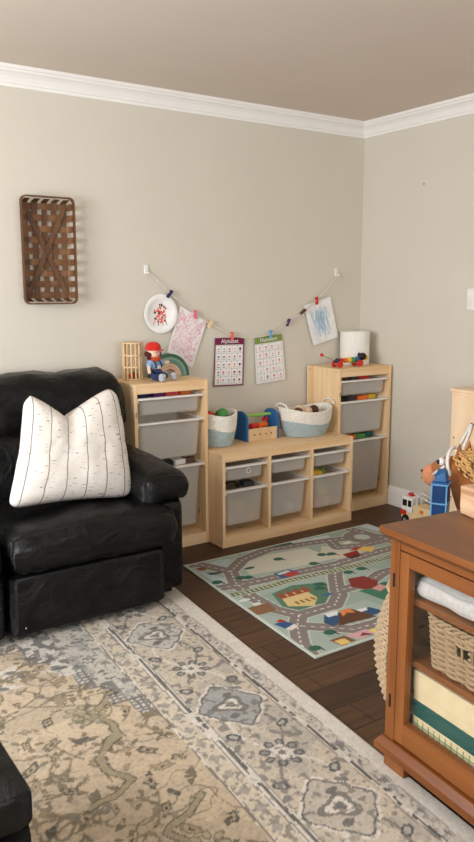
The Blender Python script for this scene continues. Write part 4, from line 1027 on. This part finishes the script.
def strokes(o, pos, n_, mats, reg, seed, rng_len=(.05, .15), w_=.012, name='crayon_marks', ang=None, fade=None):
    r = random.Random(seed); b = MB()
    for k in range(n_):
        s = r.uniform(reg[0], reg[1]); t = r.uniform(reg[2], reg[3]); a = ang + r.uniform(-.3, .3) if ang is not None else r.uniform(0, PI); l = r.uniform(*rng_len)
        ds, dt = l * math.cos(a), l * math.sin(a); s2, t2 = s + ds, t + dt
        if not (.02 < s2 < .98 and .02 < t2 < .98 and .02 < s < .98 and .02 < t < .98): continue
        nx_, nt_ = -math.sin(a) * w_ / 2, math.cos(a) * w_ / 2
        b.mt(r.randrange(len(mats))); off = .0006 + k * .000004
        b.poly([pos(s - nx_, t - nt_, off), pos(s2 - nx_, t2 - nt_, off), pos(s2 + nx_, t2 + nt_, off), pos(s + nx_, t + nt_, off)])
    return b.build(name, mats, o)
lpink = mat('pale_pink_crayon', rgb(243, 206, 216), .8); mpink = mat('pink_crayon', rgb(238, 172, 196), .8)
o, ps = sheet('drawing_sheet', 'white sheet covered in pink scribbles, clipped on the garland', [(-1.378, 1.294), (-1.205, 1.206), (-1.305, .940), (-1.470, 1.040)], -.012, [P('paper', .8)], seed=1)
strokes(o, ps, 520, [lpink, mpink, lpink], (.05, .95, .03, .9), 11, (.02, .06), .02)
lb1 = mat('pale_blue_crayon', rgb(196, 214, 228), .8); lb2 = mat('blue_crayon', rgb(146, 182, 210), .8)
o, ps = sheet('drawing_sheet', 'white sheet with a blue crayon scribble, rightmost on the garland', [(-.488, 1.284), (-.272, 1.341), (-.198, 1.078), (-.410, 1.034)], -.012, [P('paper', .8)], seed=2)
strokes(o, ps, 90, [lb1], (.15, .75, .1, .75), 5, (.10, .28), .02, ang=1.5); strokes(o, ps, 110, [lb1, lb2], (.32, .62, .2, .6), 6, (.08, .22), .022, 'blue_scribble', 1.7)
def chart(label, pts, mhead, mframe, title, seed, cols_, rows_, colset, frame=True):
    o, ps = sheet('learning_chart', label, pts, -.013, [P('paper', .7)], 'chart', curl=.003, seed=seed)
    def rect(b, s0, s1, t0, t1, off): b.poly([ps(s0, t0, off), ps(s0, t1, off), ps(s1, t1, off), ps(s1, t0, off)])
    b = MB(); N_ = 8
    for k in range(N_): rect(b, k / N_, (k + 1) / N_, 0, .145, .0007)
    if frame:
        for k in range(N_):
            t0, t1 = .145 + .855 * k / N_, .145 + .855 * (k + 1) / N_
            rect(b, 0, .035, t0, t1, .0007); rect(b, .965, 1, t0, t1, .0007); rect(b, k / N_, (k + 1) / N_, .972, 1, .0007)
    b.build('header', mframe, o)
    b = MB()
    for i in range(cols_ + 1):
        s = .05 + .9 * i / cols_
        for k in range(6): rect(b, s - .004, s + .004, .16 + .8 * k / 6, .16 + .8 * (k + 1) / 6, .0008)
    for j in range(rows_ + 1):
        t = .16 + .8 * j / rows_
        for k in range(6): rect(b, .05 + .9 * k / 6, .05 + .9 * (k + 1) / 6, t - .003, t + .003, .0008)
    b.build('grid_lines', P('grey', .8), o)
    b = MB(); r = random.Random(seed)
    for i in range(cols_):
        for j in range(rows_):
            s = .05 + .9 * (i + .5) / cols_; t = .16 + .8 * (j + .45) / rows_; b.mt(r.randrange(len(colset)))
            ra, rb = r.uniform(.025, .045), r.uniform(.018, .034); kk = r.choice([3, 4, 6, 8])
            b.poly([ps(s + ra * math.cos(q), t + rb * math.sin(q), .001) for q in [2 * PI * z / kk + .4 for z in range(kk)]])
            b.mt(r.randrange(len(colset))); rect(b, s - .04, s + .04, t + .045, t + .058, .001)
    b.build('pictures', colset, o)
    TLp = Vector(pts[0]); TRp = Vector(pts[1]); a = math.atan2(TRp.y - TLp.y, TRp.x - TLp.x); q = ps(.5, .072, .0016)
    text_mesh(title, .034, P('white', .6), 'title', o, Matrix.Translation(q) @ Matrix.Rotation(-a, 4, 'Y') @ Matrix.Rotation(PI / 2, 4, 'X'))
    return o
plum = P('plum', .6); olv = P('olive', .6)
chart('alphabet chart with a plum header and frame, clipped on the garland', [(-1.150, 1.106), (-.941, 1.103), (-.951, .816), (-1.163, .820)], plum, plum, 'Alphabet', 5, 5, 5, [P('red'), P('charcoal'), P('ltblue'), P('orange'), P('navy'), P('pink')])
chart('learning chart with an olive green header, clipped on the garland', [(-.867, 1.097), (-.662, 1.115), (-.628, .832), (-.853, .815)], olv, olv, 'Numbers', 8, 4, 5, [P('pink'), P('salmon'), P('grey'), P('dustpink')], frame=False)

# ---- tobacco basket on the wall
bs = thing('tobacco_basket', 'dark brown woven flat basket hanging on the wall above the sofa', 'basket', (-2.150, 0, 1.322))
BW, BH, BD = .128, .252, .062
mw1 = wood('dark_splint', rgb(112, 78, 50), rgb(80, 52, 34), 'Z', 10, .55, False); mw2 = wood('light_splint', rgb(132, 92, 58), rgb(98, 66, 42), 'X', 10, .55, False)
def rr_path(w_, h_, r, y, n_=6):
    pts = []
    for sx, sz, st in ((1, 1, 0), (-1, 1, 1), (-1, -1, 2), (1, -1, 3)):
        for k in range(n_ + 1):
            q = st * PI / 2 + k / n_ * PI / 2; pts.append((sx * (w_ - r) + r * math.cos(q), y, sz * (h_ - r) + r * math.sin(q) + BH))
    return pts
M_b = Matrix.Identity(4)
for yy, nm, hh in ((-BD - .004, 'rim', .010),):
    b = MB()
    outer = rr_path(BW + .010, BH + .010, .03, 0); inner = rr_path(BW + .003, BH + .003, .026, 0)
    L_ = len(outer)
    A1 = [b.av((p[0], yy - hh, p[2])) for p in outer]; A2 = [b.av((p[0], yy + hh, p[2])) for p in outer]; B1 = [b.av((p[0], yy - hh, p[2])) for p in inner]; B2 = [b.av((p[0], yy + hh, p[2])) for p in inner]
    for k in range(L_):
        l = (k + 1) % L_; b.af(A1[k], A1[l], A2[l], A2[k]); b.af(B1[l], B1[k], B2[k], B2[l]); b.af(A1[l], A1[k], B1[k], B1[l]); b.af(A2[k], A2[l], B2[l], B2[k])
    b.build(nm, mw1, bs)
def splint(name, pts, wv_, mt_, t=.0016):
    """flat strip along pts with width vector"""
    b = MB(); wv_ = Vector(wv_); rows = []
    for i, p in enumerate(pts):
        p = Vector(p); tg = (Vector(pts[min(i + 1, len(pts) - 1)]) - Vector(pts[max(i - 1, 0)])).normalized(); nr = tg.cross(wv_.normalized()) * t
        rows.append([b.av(p - wv_ / 2 - nr), b.av(p + wv_ / 2 - nr), b.av(p + wv_ / 2 + nr), b.av(p - wv_ / 2 + nr)])
    for a, c in zip(rows, rows[1:]):
        for k in range(4): b.af(a[k], a[(k + 1) % 4], c[(k + 1) % 4], c[k])
    b.af(*rows[0][::-1]); b.af(*rows[-1]); return b.build(name, mt_, bs)
def woven(u0, u1, L0, s, k, nst):
    pass
nv_, nh_ = 5, 9
for i in range(nv_):
    x = -BW + .028 + (2 * BW - .056) * i / (nv_ - 1); pts = [(x, -BD, .004), (x, -.022, .012)]
    for j in range(25):
        z = .02 + (2 * BH - .04) * j / 24; pts.append((x, -.013 + .0032 * math.sin(PI * (j / 24 * (nh_ - 1)) + PI / 2 + i * PI), z))
    pts += [(x, -.022, 2 * BH - .012), (x, -BD, 2 * BH - .004)]
    splint('vertical_splint', pts, (.029, 0, 0), mw1)
for j in range(nh_):
    z = .036 + (2 * BH - .072) * j / (nh_ - 1); pts = [(-BW + .001, -BD, z), (-BW + .006, -.022, z)]
    for i in range(17):
        x = -BW + .014 + (2 * BW - .028) * i / 16; pts.append((x, -.013 - .0032 * math.sin(PI * (i / 16 * (nv_ - 1)) + PI / 2 + j * PI), z))
    pts += [(BW - .006, -.022, z), (BW - .001, -BD, z)]
    splint('horizontal_splint', pts, (0, 0, .031), mw2)
for s_ in (-1, 1):
    z0, z1 = .03, 2 * BH - .03; dx = BW - .025; v_ = Vector((s_ * 2 * dx, 0, z1 - z0)).normalized(); wv2 = Vector((v_.z, 0, -v_.x)) * .024
    splint('diagonal_splint', [(-s_ * dx, -.021 - (.004 if s_ > 0 else 0), z0), (0, -.0215 - (.004 if s_ > 0 else 0), BH), (s_ * dx, -.021 - (.004 if s_ > 0 else 0), z1)], wv2, mw1)

# light switch and nail on the right wall
sw = thing('light_switch', 'white double light switch plate on the right wall', 'light switch', (0, -.945, 1.330))
MB().rbox((-.003, 0, 0), (.003, .062, .059), .0025, 6).build('plate', P('white', .4), sw)
for y in (.027, -.027): MB().rbox((-.0075, y, 0), (.002, .016, .034), .0015, 5).build('rocker', P('white', .35), sw)
o = MB().xf(Matrix.Translation((-.003, -.521, 2.0)) @ Matrix.Rotation(PI / 2, 4, 'Y')).lathe([(.0025, -.003), (.004, .003)], 10).build('nail', M['slot']); tag(o, 'small dark nail high on the right wall', 'nail')

# ================================================================== GLASS-DOOR CABINET (lower right)
CA = math.radians(5.0)
cb = thing('display_cabinet', 'honey pine cabinet with a glass door, lower right corner', 'cabinet', (-2.053, -2.351, RUGZ * 0), 0)
# local frame: X = into the cabinet (depth), Y = -along front (towards the viewer), Z up
cb.rotation_euler = (0, 0, -CA)
# with this turn, local +X points away from the front, local -Y runs along the front edge
CD, CL = .43, .96
hX, hY, hZ = M['honeyX'], M['honeyY'], M['honeyZ']
FZ = .0125
for (x0, y0) in ((0, 0), (0, -CL + .06), (CD - .06, 0), (CD - .06, -CL + .06)):
    MB().box(x0, x0 + .06, y0 - .085 if y0 == 0 else y0 - .06, y0 if y0 == 0 else y0 + .025, FZ if x0 == 0 else .0005, .0615).build('foot', hZ, cb, bevel=.002)
# base ledge with a sloped nose
b = MB(); b.box(-.022, CD, -CL - .02, .022, .062, .082); b.hexa([(-.022, -CL - .02, .082), (CD, -CL - .02, .082), (CD, .022, .082), (-.022, .022, .082)], [(-.006, -CL - .006, .104), (CD, -CL - .006, .104), (CD, .006, .104), (-.006, .006, .104)])
b.build('base_moulding', hY, cb, bevel=.002)
for y0 in (-.038, -CL):
    MB().box(0, .04, y0, y0 + .038, .1045, .700).build('front_post', hZ, cb, bevel=.0015)
MB().box(.04, CD, -.018, -.002, .1045, .700).build('side_panel', hX, cb)
MB().box(.04, CD, -CL + .002, -CL + .018, .1045, .700).build('side_panel', hX, cb)
MB().box(CD - .012, CD - .001, -CL + .018, -.018, .1045, .700).build('back_panel', hZ, cb)
MB().box(.002, .04, -CL + .038, -.038, .678, .700).build('top_rail', hY, cb, bevel=.001)
MB().box(.028, CD - .012, -CL + .018, -.018, .1045, .118).build('bottom_board', hY, cb)
for z in (.352, .532): MB().box(.030, CD - .013, -CL + .0185, -.0185, z - .009, z + .009).build('shelf', hY, cb, bevel=.002)
b = MB(); b.box(-.024, CD + .0, -CL - .024, .024, .716, .736)
b.hexa([(-.008, -CL - .008, .7005), (CD, -CL - .008, .7005), (CD, .008, .7005), (-.008, .008, .7005)], [(-.024, -CL - .024, .716), (CD, -CL - .024, .716), (CD, .024, .716), (-.024, .024, .716)])
b.mt(0); b.build('cabinet_top', M['honeytop'], cb, bevel=.003)
MB().box(-.0246, -.0236, -CL - .02, .022, .718, .734).build('worn_edge', hY, cb)
dw = (CL - .076) / 2
for k in range(2):
    y1 = -.0395 - k * dw; y0 = y1 - dw + .003
    dr = thing('door', '', '', (0, 0, 0)); del dr['label']; del dr['category']; dr.parent = cb
    MB().box(.001, .024, y1 - .036, y1, .110, .674).build('stile', hZ, dr, bevel=.001); MB().box(.001, .024, y0, y0 + .036, .110, .674).build('stile', hZ, dr, bevel=.001)
    MB().box(.0015, .0235, y0 + .036, y1 - .036, .110, .176).build('bottom_rail', hY, dr, bevel=.001); MB().box(.0015, .0235, y0 + .036, y1 - .036, .636, .674).build('top_rail', hY, dr, bevel=.001)
    MB().box(.010, .013, y0 + .036, y1 - .036, .176, .636).build('glass_pane', M['glass'], dr)
    yk = (y0 + .022) if k == 0 else (y1 - .022)
    MB().xf(Matrix.Translation((-.010, yk, .42)) @ Matrix.Rotation(PI / 2, 4, 'Y')).lathe([(.006, .01), (.006, 0), (.013, -.006), (.010, -.012)], 14).build('knob', hZ, dr, smooth=False)
for z in (.584, .221):
    MB().rbox((-.0006, -.018, z), (.0012, .0042, .020), .001, 4).build('hinge_slot', M['slot'], cb)
def W(lx, ly, lz): # cabinet local to world
    return local_matrix(cb) @ Vector((lx, ly, lz))
# contents
def inside(name, label, cat_, lx, ly, lz): 
    o = thing(name, label, cat_, W(lx, ly, lz), -CA); return o
def fold(h, hh, seed):
    def f(p):
        p.z += .006 * fbm((p.x, p.y, 0), 9, seed); p.x += .006 * fbm((p.z * 3, p.y, 0), 8, seed + 1); return p
    return MB().rbox((0, 0, 0), (h[0], h[1], hh), hh * .95, 16, f)
o = fold((.15, .27), .030, 2).build('folded_blanket', F('bluegray'), smooth=True); o.location = W(.185, -.325, .5415 + .034); o.rotation_euler = (0, 0, -CA); tag(o, 'pale grey folded blanket on the upper cabinet shelf, lower one', 'blanket')
o = fold((.145, .26), .013, 8).build('folded_blanket', F('grey'), smooth=True); o.location = W(.20, -.33, .6075 + .017); o.rotation_euler = (0, 0, -CA); tag(o, 'mid grey folded blanket lying on top of the pale grey one', 'blanket')
# wicker basket on the lower shelf
wk = inside('wicker_basket', 'tan wicker basket behind the glass on the middle cabinet shelf', 'basket', .185, -.292, .3615)
def rrp(s, ax, ay, r):
    """point and normal on a rounded rectangle at arc s in 0..1"""
    per = [2 * (ay - r), PI * r / 2, 2 * (ax - r), PI * r / 2] * 2; tot = sum(per); q = s % 1 * tot
    segs = [((ax, -(ay - r)), (0, 1), None), None]
    k = 0
    while q > per[k]: q -= per[k]; k += 1
    quad = k // 2
    cs = [(ax - r, ay - r), (-(ax - r), ay - r), (-(ax - r), -(ay - r)), (ax - r, -(ay - r))]
    if k == 0: return (ax, -(ay - r) + q), (1, 0)
    if k == 2: return (ax - r - q, ay), (0, 1)
    if k == 4: return (-ax, ay - r - q), (-1, 0)
    if k == 6: return (-(ax - r) + q, -ay), (0, -1)
    c = cs[(k - 1) // 2]; a = q / r + (k - 1) // 2 * PI / 2
    return (c[0] + r * math.cos(a), c[1] + r * math.sin(a)), (math.cos(a), math.sin(a))
def wicker(o, ax, ay, H, nst, nrow, flare, hole=None, amp=.0045, rad=.0036, mt_='wicker'):
    stk = MB(); 
    for k in range(nst):
        s = (k + .5) / nst; pts = []
        for z in np.linspace(0, H, 6):
            e = 1 + flare * z / H; p, nm = rrp(s, ax * e, ay * e, .05); pts.append((p[0], p[1], z))
        stk.tube(pts, .0035, 6)
    stk.build('stakes', F(mt_), o, smooth=True)
    b = MB(); steps = nst * 4
    for r_ in range(nrow):
        z = .006 + (H - .02) * r_ / (nrow - 1); e = 1 + flare * z / H; seg = []; segs = []
        for q in range(steps + 1):
            s = q / steps; p, nm = rrp(s, ax * e, ay * e, .05)
            a_ = amp * math.sin(PI * (s * nst - .5) + PI / 2 + r_ * PI)
            pt_ = (p[0] + nm[0] * a_, p[1] + nm[1] * a_, z + .0008 * math.sin(q * .7 + r_))
            if hole and hole(p, z): 
                if len(seg) > 1: segs.append(seg)
                seg = []
            else: seg.append(pt_)
        if len(seg) > 1: segs.append(seg)
        for sg in segs: b.tube(sg, rad, 6)
    b.build('weave', F(mt_), o, smooth=True)
    b = MB(); e = 1 + flare
    for ph in (0, PI):
        pts = []
        for q in range(steps * 2):
            s = q / (steps * 2); p, nm = rrp(s, ax * e, ay * e, .05); t = q * .55 + ph; pts.append((p[0] + nm[0] * .005 * math.cos(t), p[1] + nm[1] * .005 * math.cos(t), H - .004 + .005 * math.sin(t)))
        b.tube(pts, .0045, 6, closed=True)
    b.build('braided_rim', F(mt_), o, smooth=True)
    MB().box(-ax + .01, ax - .01, -ay + .01, ay - .01, .002, .006).build('base', F(mt_), o)
def hole1(p, z): return p[0] < -.10 and .075 < z < .108 and abs(p[1] - .02) < .045 and abs(p[1] - .02) > .006
wicker(wk, .135, .188, .146, 34, 17, .06, hole1, .0045, .0046)
# three game boxes on the cabinet floor
for nm, lb, mt_, h0, h1, ly0, ly1 in (('game_box', 'cream box with a green check pattern, lowest of the stacked boxes', None, .1185, .192, -.44, -.070),
                        ('game_box', 'dark teal box in the middle of the three stacked boxes', P('teal', .5), .1925, .242, -.45, -.060),
                        ('game_box', 'plain cream box, topmost of the three stacked boxes', P('cream', .6), .2425, .330, -.44, -.068)):
    o = thing(nm, lb, 'box', W(.18, (ly0 + ly1) / 2, h0), -CA)
    hl = (ly1 - ly0) / 2; H = h1 - h0
    if mt_ is None:
        MB().box(-.14, .14, -hl, hl, 0, H).build('carton', P('cream', .6), o, bevel=.002)
        b = MB()
        for k in range(1, 17): y = -hl + 2 * hl * k / 17; b.box(-.1408, -.1402, y - .0012, y + .0012, .004, H - .004)
        for k in range(1, 4): z = H * k / 4; b.box(-.1409, -.1403, -hl + .004, hl - .004, z - .0012, z + .0012)
        b.build('check_lines', P('green', .6), o)
    else:
        MB().box(-.138, .138, -hl + .002, hl - .002, 0, H * .6).build('carton', mt_, o)
        MB().box(-.14, .14, -hl, hl, H * .3, H).build('lid', mt_, o, bevel=.002)

# half-round woven basket hung on the cabinet side
hb = thing('hanging_basket', 'woven straw basket hung on the far side of the honey pine cabinet', 'basket', W(.125, .0, .185), -CA)
b = MB(); b2 = MB(); nR = 34
for r_ in range(nR):
    z = .0 + .335 * r_ / (nR - 1); bulge = .060 + .072 * math.sin(PI * min(1, (z / .335) * .80 + .10)); hw = .075 + .045 * math.sin(PI * min(1, z / .335 * .85 + .15)); pts = []
    for q in range(25):
        a = PI * q / 24; k = .004 * math.sin(q * PI + r_ * PI + PI / 2); pts.append((-(hw + k) * math.cos(a), .004 + (bulge + k) * math.sin(a), z + .002 * math.sin(q * 1.3)))
    b.tube(pts, .0056, 6)
b.build('weave', F('wicker'), hb, smooth=True)
MB().box(-.115, .115, .0005, .0055, .0, .335).build('back', F('wicker'), hb)
b = MB(); b.tube([(-(.098) * math.cos(PI * q / 24), .004 + .088 * math.sin(PI * q / 24), .343) for q in range(25)], .008, 8); b.build('rim', F('wicker'), hb, smooth=True)

# wood block on the cabinet top
o = MB().rbox((0, 0, 0), (.045, .11, .0425), .005, 10, lambda p: Vector((p.x + .004 * fbm(p, 14, 3), p.y, p.z + .002 * fbm(p, 10, 6)))).build('wood_block', M['spalt'], smooth=False)
q = Vector((-1.775, -2.490, .7365 + .0425)); o.location = q; o.rotation_euler = (0, 0, -.12); tag(o, 'rough cracked wood block sitting on the honey pine cabinet', 'wood block')

# ================================================================== BY THE RIGHT WALL
kb = thing('toy_chest', 'tall pale plywood toy cupboard against the right wall', 'cupboard', (-.21, -1.55, 0))
MB().box(-.400, -.0185, -1.900, -1.142, 0, .858).build('carcass', M['ply'], kb, bevel=.003, world=True)
MB().box(-.408, -.0180, -1.908, -1.134, .8585, .876).build('top_board', M['ply'], kb, bevel=.003, world=True)
for y in (-1.148, -1.52): MB().box(-.4105, -.4005, y - .365, y - .004, .03, .845).build('door', M['ply'], kb, bevel=.002, world=True)
for y, z in ((-1.175, .62), (-1.175, .30)): MB().xf(Matrix.Translation((-.411, y, z)) @ Matrix.Rotation(PI / 2, 4, 'Y')).lathe([(.004, -.001), (.004, .001)], 10).build('screw', M['slot'], kb, world=True)
hk = MB().tube([(-.4105, -1.296, .705), (-.425, -1.296, .705), (-.425, -1.296, .716)], .004, 8).build('peg', P('brown'), kb, smooth=True, world=True)
# white strap hanging from the peg in a loop
b = MB(); pts1 = [(-.4285, -1.296, .712), (-.422, -1.275, .68), (-.4225, -1.235, .61), (-.4225, -1.20, .545)]; pts2 = [(-.4285, -1.298, .712), (-.422, -1.285, .67), (-.4225, -1.262, .61), (-.4225, -1.235, .545)]
for pp in (pts1, pts2):
    for off in (0,):
        rows = [[b.av((p[0] - .001, p[1] - .007, p[2])), b.av((p[0] - .001, p[1] + .007, p[2])), b.av((p[0] + .001, p[1] + .007, p[2])), b.av((p[0] + .001, p[1] - .007, p[2]))] for p in pp]
        for a, c in zip(rows, rows[1:]):
            for k in range(4): b.af(a[k], a[(k + 1) % 4], c[(k + 1) % 4], c[k])
        b.af(*rows[0][::-1]); b.af(*rows[-1])
tag(b.build('strap_loop', F('white')), 'white fabric strap loop hanging down the plywood toy cupboard', 'strap')

# plush horse, standing in front of the cupboard, looking left
ho = thing('plush_horse', 'large brown plush horse with a curly golden mane and white bridle', 'plush toy', (-.590, -1.545, .007), .20)
ho.scale = (1.06, 1.06, 1.06)
Hf = F('horse')
vs = [(0, -.22, .30), (0, -.05, .31), (0, .06, .33), (0, .12, .43), (0, .16, .505), (0, .23, .48), (0, .275, .45),
      (-.055, .03, .26), (-.06, .04, .15), (-.06, .04, .03), (.055, .03, .26), (.06, .04, .15), (.06, .04, .03),
      (-.055, -.22, .24), (-.06, -.25, .15), (-.06, -.23, .03), (.055, -.22, .24), (.06, -.25, .15), (.06, -.23, .03)]
es = [(0, 1), (1, 2), (2, 3), (3, 4), (4, 5), (5, 6), (2, 7), (7, 8), (8, 9), (2, 10), (10, 11), (11, 12), (0, 13), (13, 14), (14, 15), (0, 16), (16, 17), (17, 18)]
rd = [.095, .09, .088, .068, .070, .052, .046, .05, .038, .036, .05, .038, .036, .055, .04, .036, .055, .04, .036]
skin('body', vs, es, rd, Hf, ho, 2)
MB().ball((0, .285, .435), .056, 18, 12, (.95, .8, .95)).build('muzzle', F('flesh'), ho, smooth=True)
MB().tube([(-.046, .29, .425), (-.030, .322, .418), (0, .332, .415), (.03, .322, .418), (.046, .29, .425)], .003, 6).build('mouth', F('brown'), ho, smooth=True)
for s_ in (-1, 1):
    MB().lathe([(.026, 0), (.024, .02), (.014, .048), (.002, .07)], 12, (s_ * .045, .125, .545), sy=.5).build('ear', Hf, ho, smooth=True)
    e = MB().ball((s_ * .056, .205, .520), .019, 14, 9).build('eye', P('white', .3), ho, smooth=True)
    MB().ball((s_ * .066, .212, .520), .012, 12, 8).build('pupil', P('navy', .15), e, smooth=True)
    MB().ball((s_ * .034, .318, .455), .007, 8, 6).build('nostril', F('brown'), ho, smooth=True)
b = MB(); b.tube([(.074 * math.cos(a), .165 + .012 * math.sin(a) , .512 + .070 * math.sin(a)) for a in np.linspace(0, 2 * PI, 28)[:-1]], .0085, 8, closed=True)
b.tube([(-.071, .18, .505), (-.062, .22, .475), (-.054, .25, .45)], .006, 8); b.tube([(.071, .18, .505), (.062, .22, .475), (.054, .25, .45)], .006, 8)
b.build('bridle', F('white'), ho, smooth=True)
b = MB(); r = random.Random(5)
for k in range(300):
    t = r.random(); y = .13 - .24 * t + r.uniform(-.02, .02); z = .590 - .15 * t + r.uniform(-.055, .02); x = r.uniform(-.062, .062)
    rad = r.uniform(.010, .016); a0 = r.uniform(0, 6); ln = 16; tl_ = r.uniform(.03, .06); dirx = -1 if x < 0 else 1
    b.tube([(x + dirx * .01 + rad * .6 * math.cos(a0 + q * .8), y - .0015 * q + rad * .5 * math.sin(a0 + q * .8), z - tl_ * q / ln) for q in range(ln)], .0042, 5)
b.ball((0, .10, .545), .042, 14, 9, (.9, 1, .7)); b.ball((0, .04, .48), .055, 14, 9, (.8, 1, 1)); b.ball((0, -.02, .42), .045, 14, 9, (.8, 1, 1))
b.build('mane', F('mane'), ho, smooth=True)
MB().tube([(0, -.30, .34), (0, -.36, .33), (0, -.39, .25), (0, -.385, .15)], [.02, .03, .035, .012], 10).build('tail', F('mane'), ho, smooth=True)
for x in (-.06, .06):
    for y in (.04, -.23): MB().lathe([(.040, .001), (.043, .02), (.038, .045)], 16, (x, y, 0)).build('hoof', F('brown'), ho, smooth=True)

# blue toy garage tower
bt = thing('toy_tower', 'blue toy tower with white trimmed dark windows, in front of the plush horse', 'toy', (-.80, -1.440, .007), .55)
MB().box(-.045, .045, -.036, .036, 0, .49).build('shell', P('blue', .45), bt, bevel=.004)
MB().hexa([(-.038, -.030, .4905), (.038, -.030, .4905), (.038, .030, .4905), (-.038, .030, .4905)], [(-.028, -.022, .545), (.030, -.022, .545), (.030, .022, .545), (-.028, .022, .520)]).build('roof_hood', P('blue', .5), bt, bevel=.006)
for z0, z1 in ((.395, .475), (.295, .385)):
    MB().box(-.0475, -.045, -.028, .028, z0, z1).build('window', P('darkblue', .25), bt, bevel=.001)
    MB().box(-.036, .036, -.0385, -.036, z0, z1).build('window', P('darkblue', .25), bt, bevel=.001)
b = MB()
for z in (.287, .390, .480): b.box(-.049, .049, -.040, .040, z - .003, z + .003)
b.build('trim_band', P('ltblue', .5), bt)
for s_ in (-1, 1): MB().box(-.0495, -.0455, s_ * .034 - .003, s_ * .034 + .003, .0, .48).build('corner_trim', P('ltblue', .5), bt)
for y in (-.018, .018): MB().xf(Matrix.Translation((-.0458, y, .255)) @ Matrix.Rotation(PI / 2, 4, 'Y')).lathe([(.008, -.001), (.008, .001)], 12).build('port', P('darkblue', .3), bt)

# toy truck by the baseboard, cab to the left
tk = thing('toy_truck', 'white and red toy ladder truck on the floor by the right baseboard', 'toy', (-.20, -.800, 0), PI / 2)
tk.scale = (.88, .88, 1.02)
# local X = forward (+y world)
w_ = .052
MB().box(.055, .150, -w_, w_, .075, .165).build('cab', P('white', .4), tk, bevel=.006)
MB().box(-.155, .150, -w_, w_, .035, .075).build('chassis', P('sand', .5), tk, bevel=.003)
MB().box(-.155, .045, -w_, w_, .0755, .125).build('cargo_bed', P('sand', .5), tk, bevel=.003)
MB().box(.105, .160, -w_ - .003, w_ + .003, .055, .085).build('bumper', P('red', .4), tk, bevel=.003)
for y in (-1, 1):
    for x0, x1 in ((.062, .092), (.102, .140)): MB().box(x0, x1, y * w_ - .0012, y * w_ + .0012, .110, .148).build('side_window', P('black', .2), tk)
    MB().rbox((-.03, y * w_, .10), (.016, .002, .010), .002, 5).build('badge', P('orange', .5), tk)
MB().box(.1495, .152, -.040, .040, .110, .148).build('windscreen', P('black', .2), tk)
MB().box(.09, .125, -.018, .018, .1655, .183).build('beacon', P('red', .3), tk, bevel=.003)
b = MB()
for s_ in (-1, 1): b.tube([(.06, s_ * .030, .19), (-.16, s_ * .030, .150)], .0045, 8)
for k in range(9): t = (k + .5) / 9; b.tube([(.06 - .22 * t, -.030, .19 - .04 * t), (.06 - .22 * t, .030, .19 - .04 * t)], .003, 6)
b.tube([(.04, -.02, .12), (.04, -.02, .186)], .006, 8); b.tube([(.04, .02, .12), (.04, .02, .186)], .006, 8)
b.build('ladder', P('bluegray', .4), tk, smooth=False)
for x in (.105, -.105):
    for s_ in (-1, 1):
        wh = MB().xf(Matrix.Translation((x, s_ * (w_ + .004), .0305)) @ Matrix.Rotation(PI / 2, 4, 'X')).lathe([(.012, -.010), (.028, -.010), (.030, -.007), (.030, .007), (.028, .010), (.012, .010)], 22).build('wheel', P('black', .6), tk)
        MB().xf(Matrix.Translation((x, s_ * (w_ + .004), .0305)) @ Matrix.Rotation(PI / 2, 4, 'X')).lathe([(.012, -.0115), (.012, .0115)], 16).build('hubcap', P('grey', .3), wh)
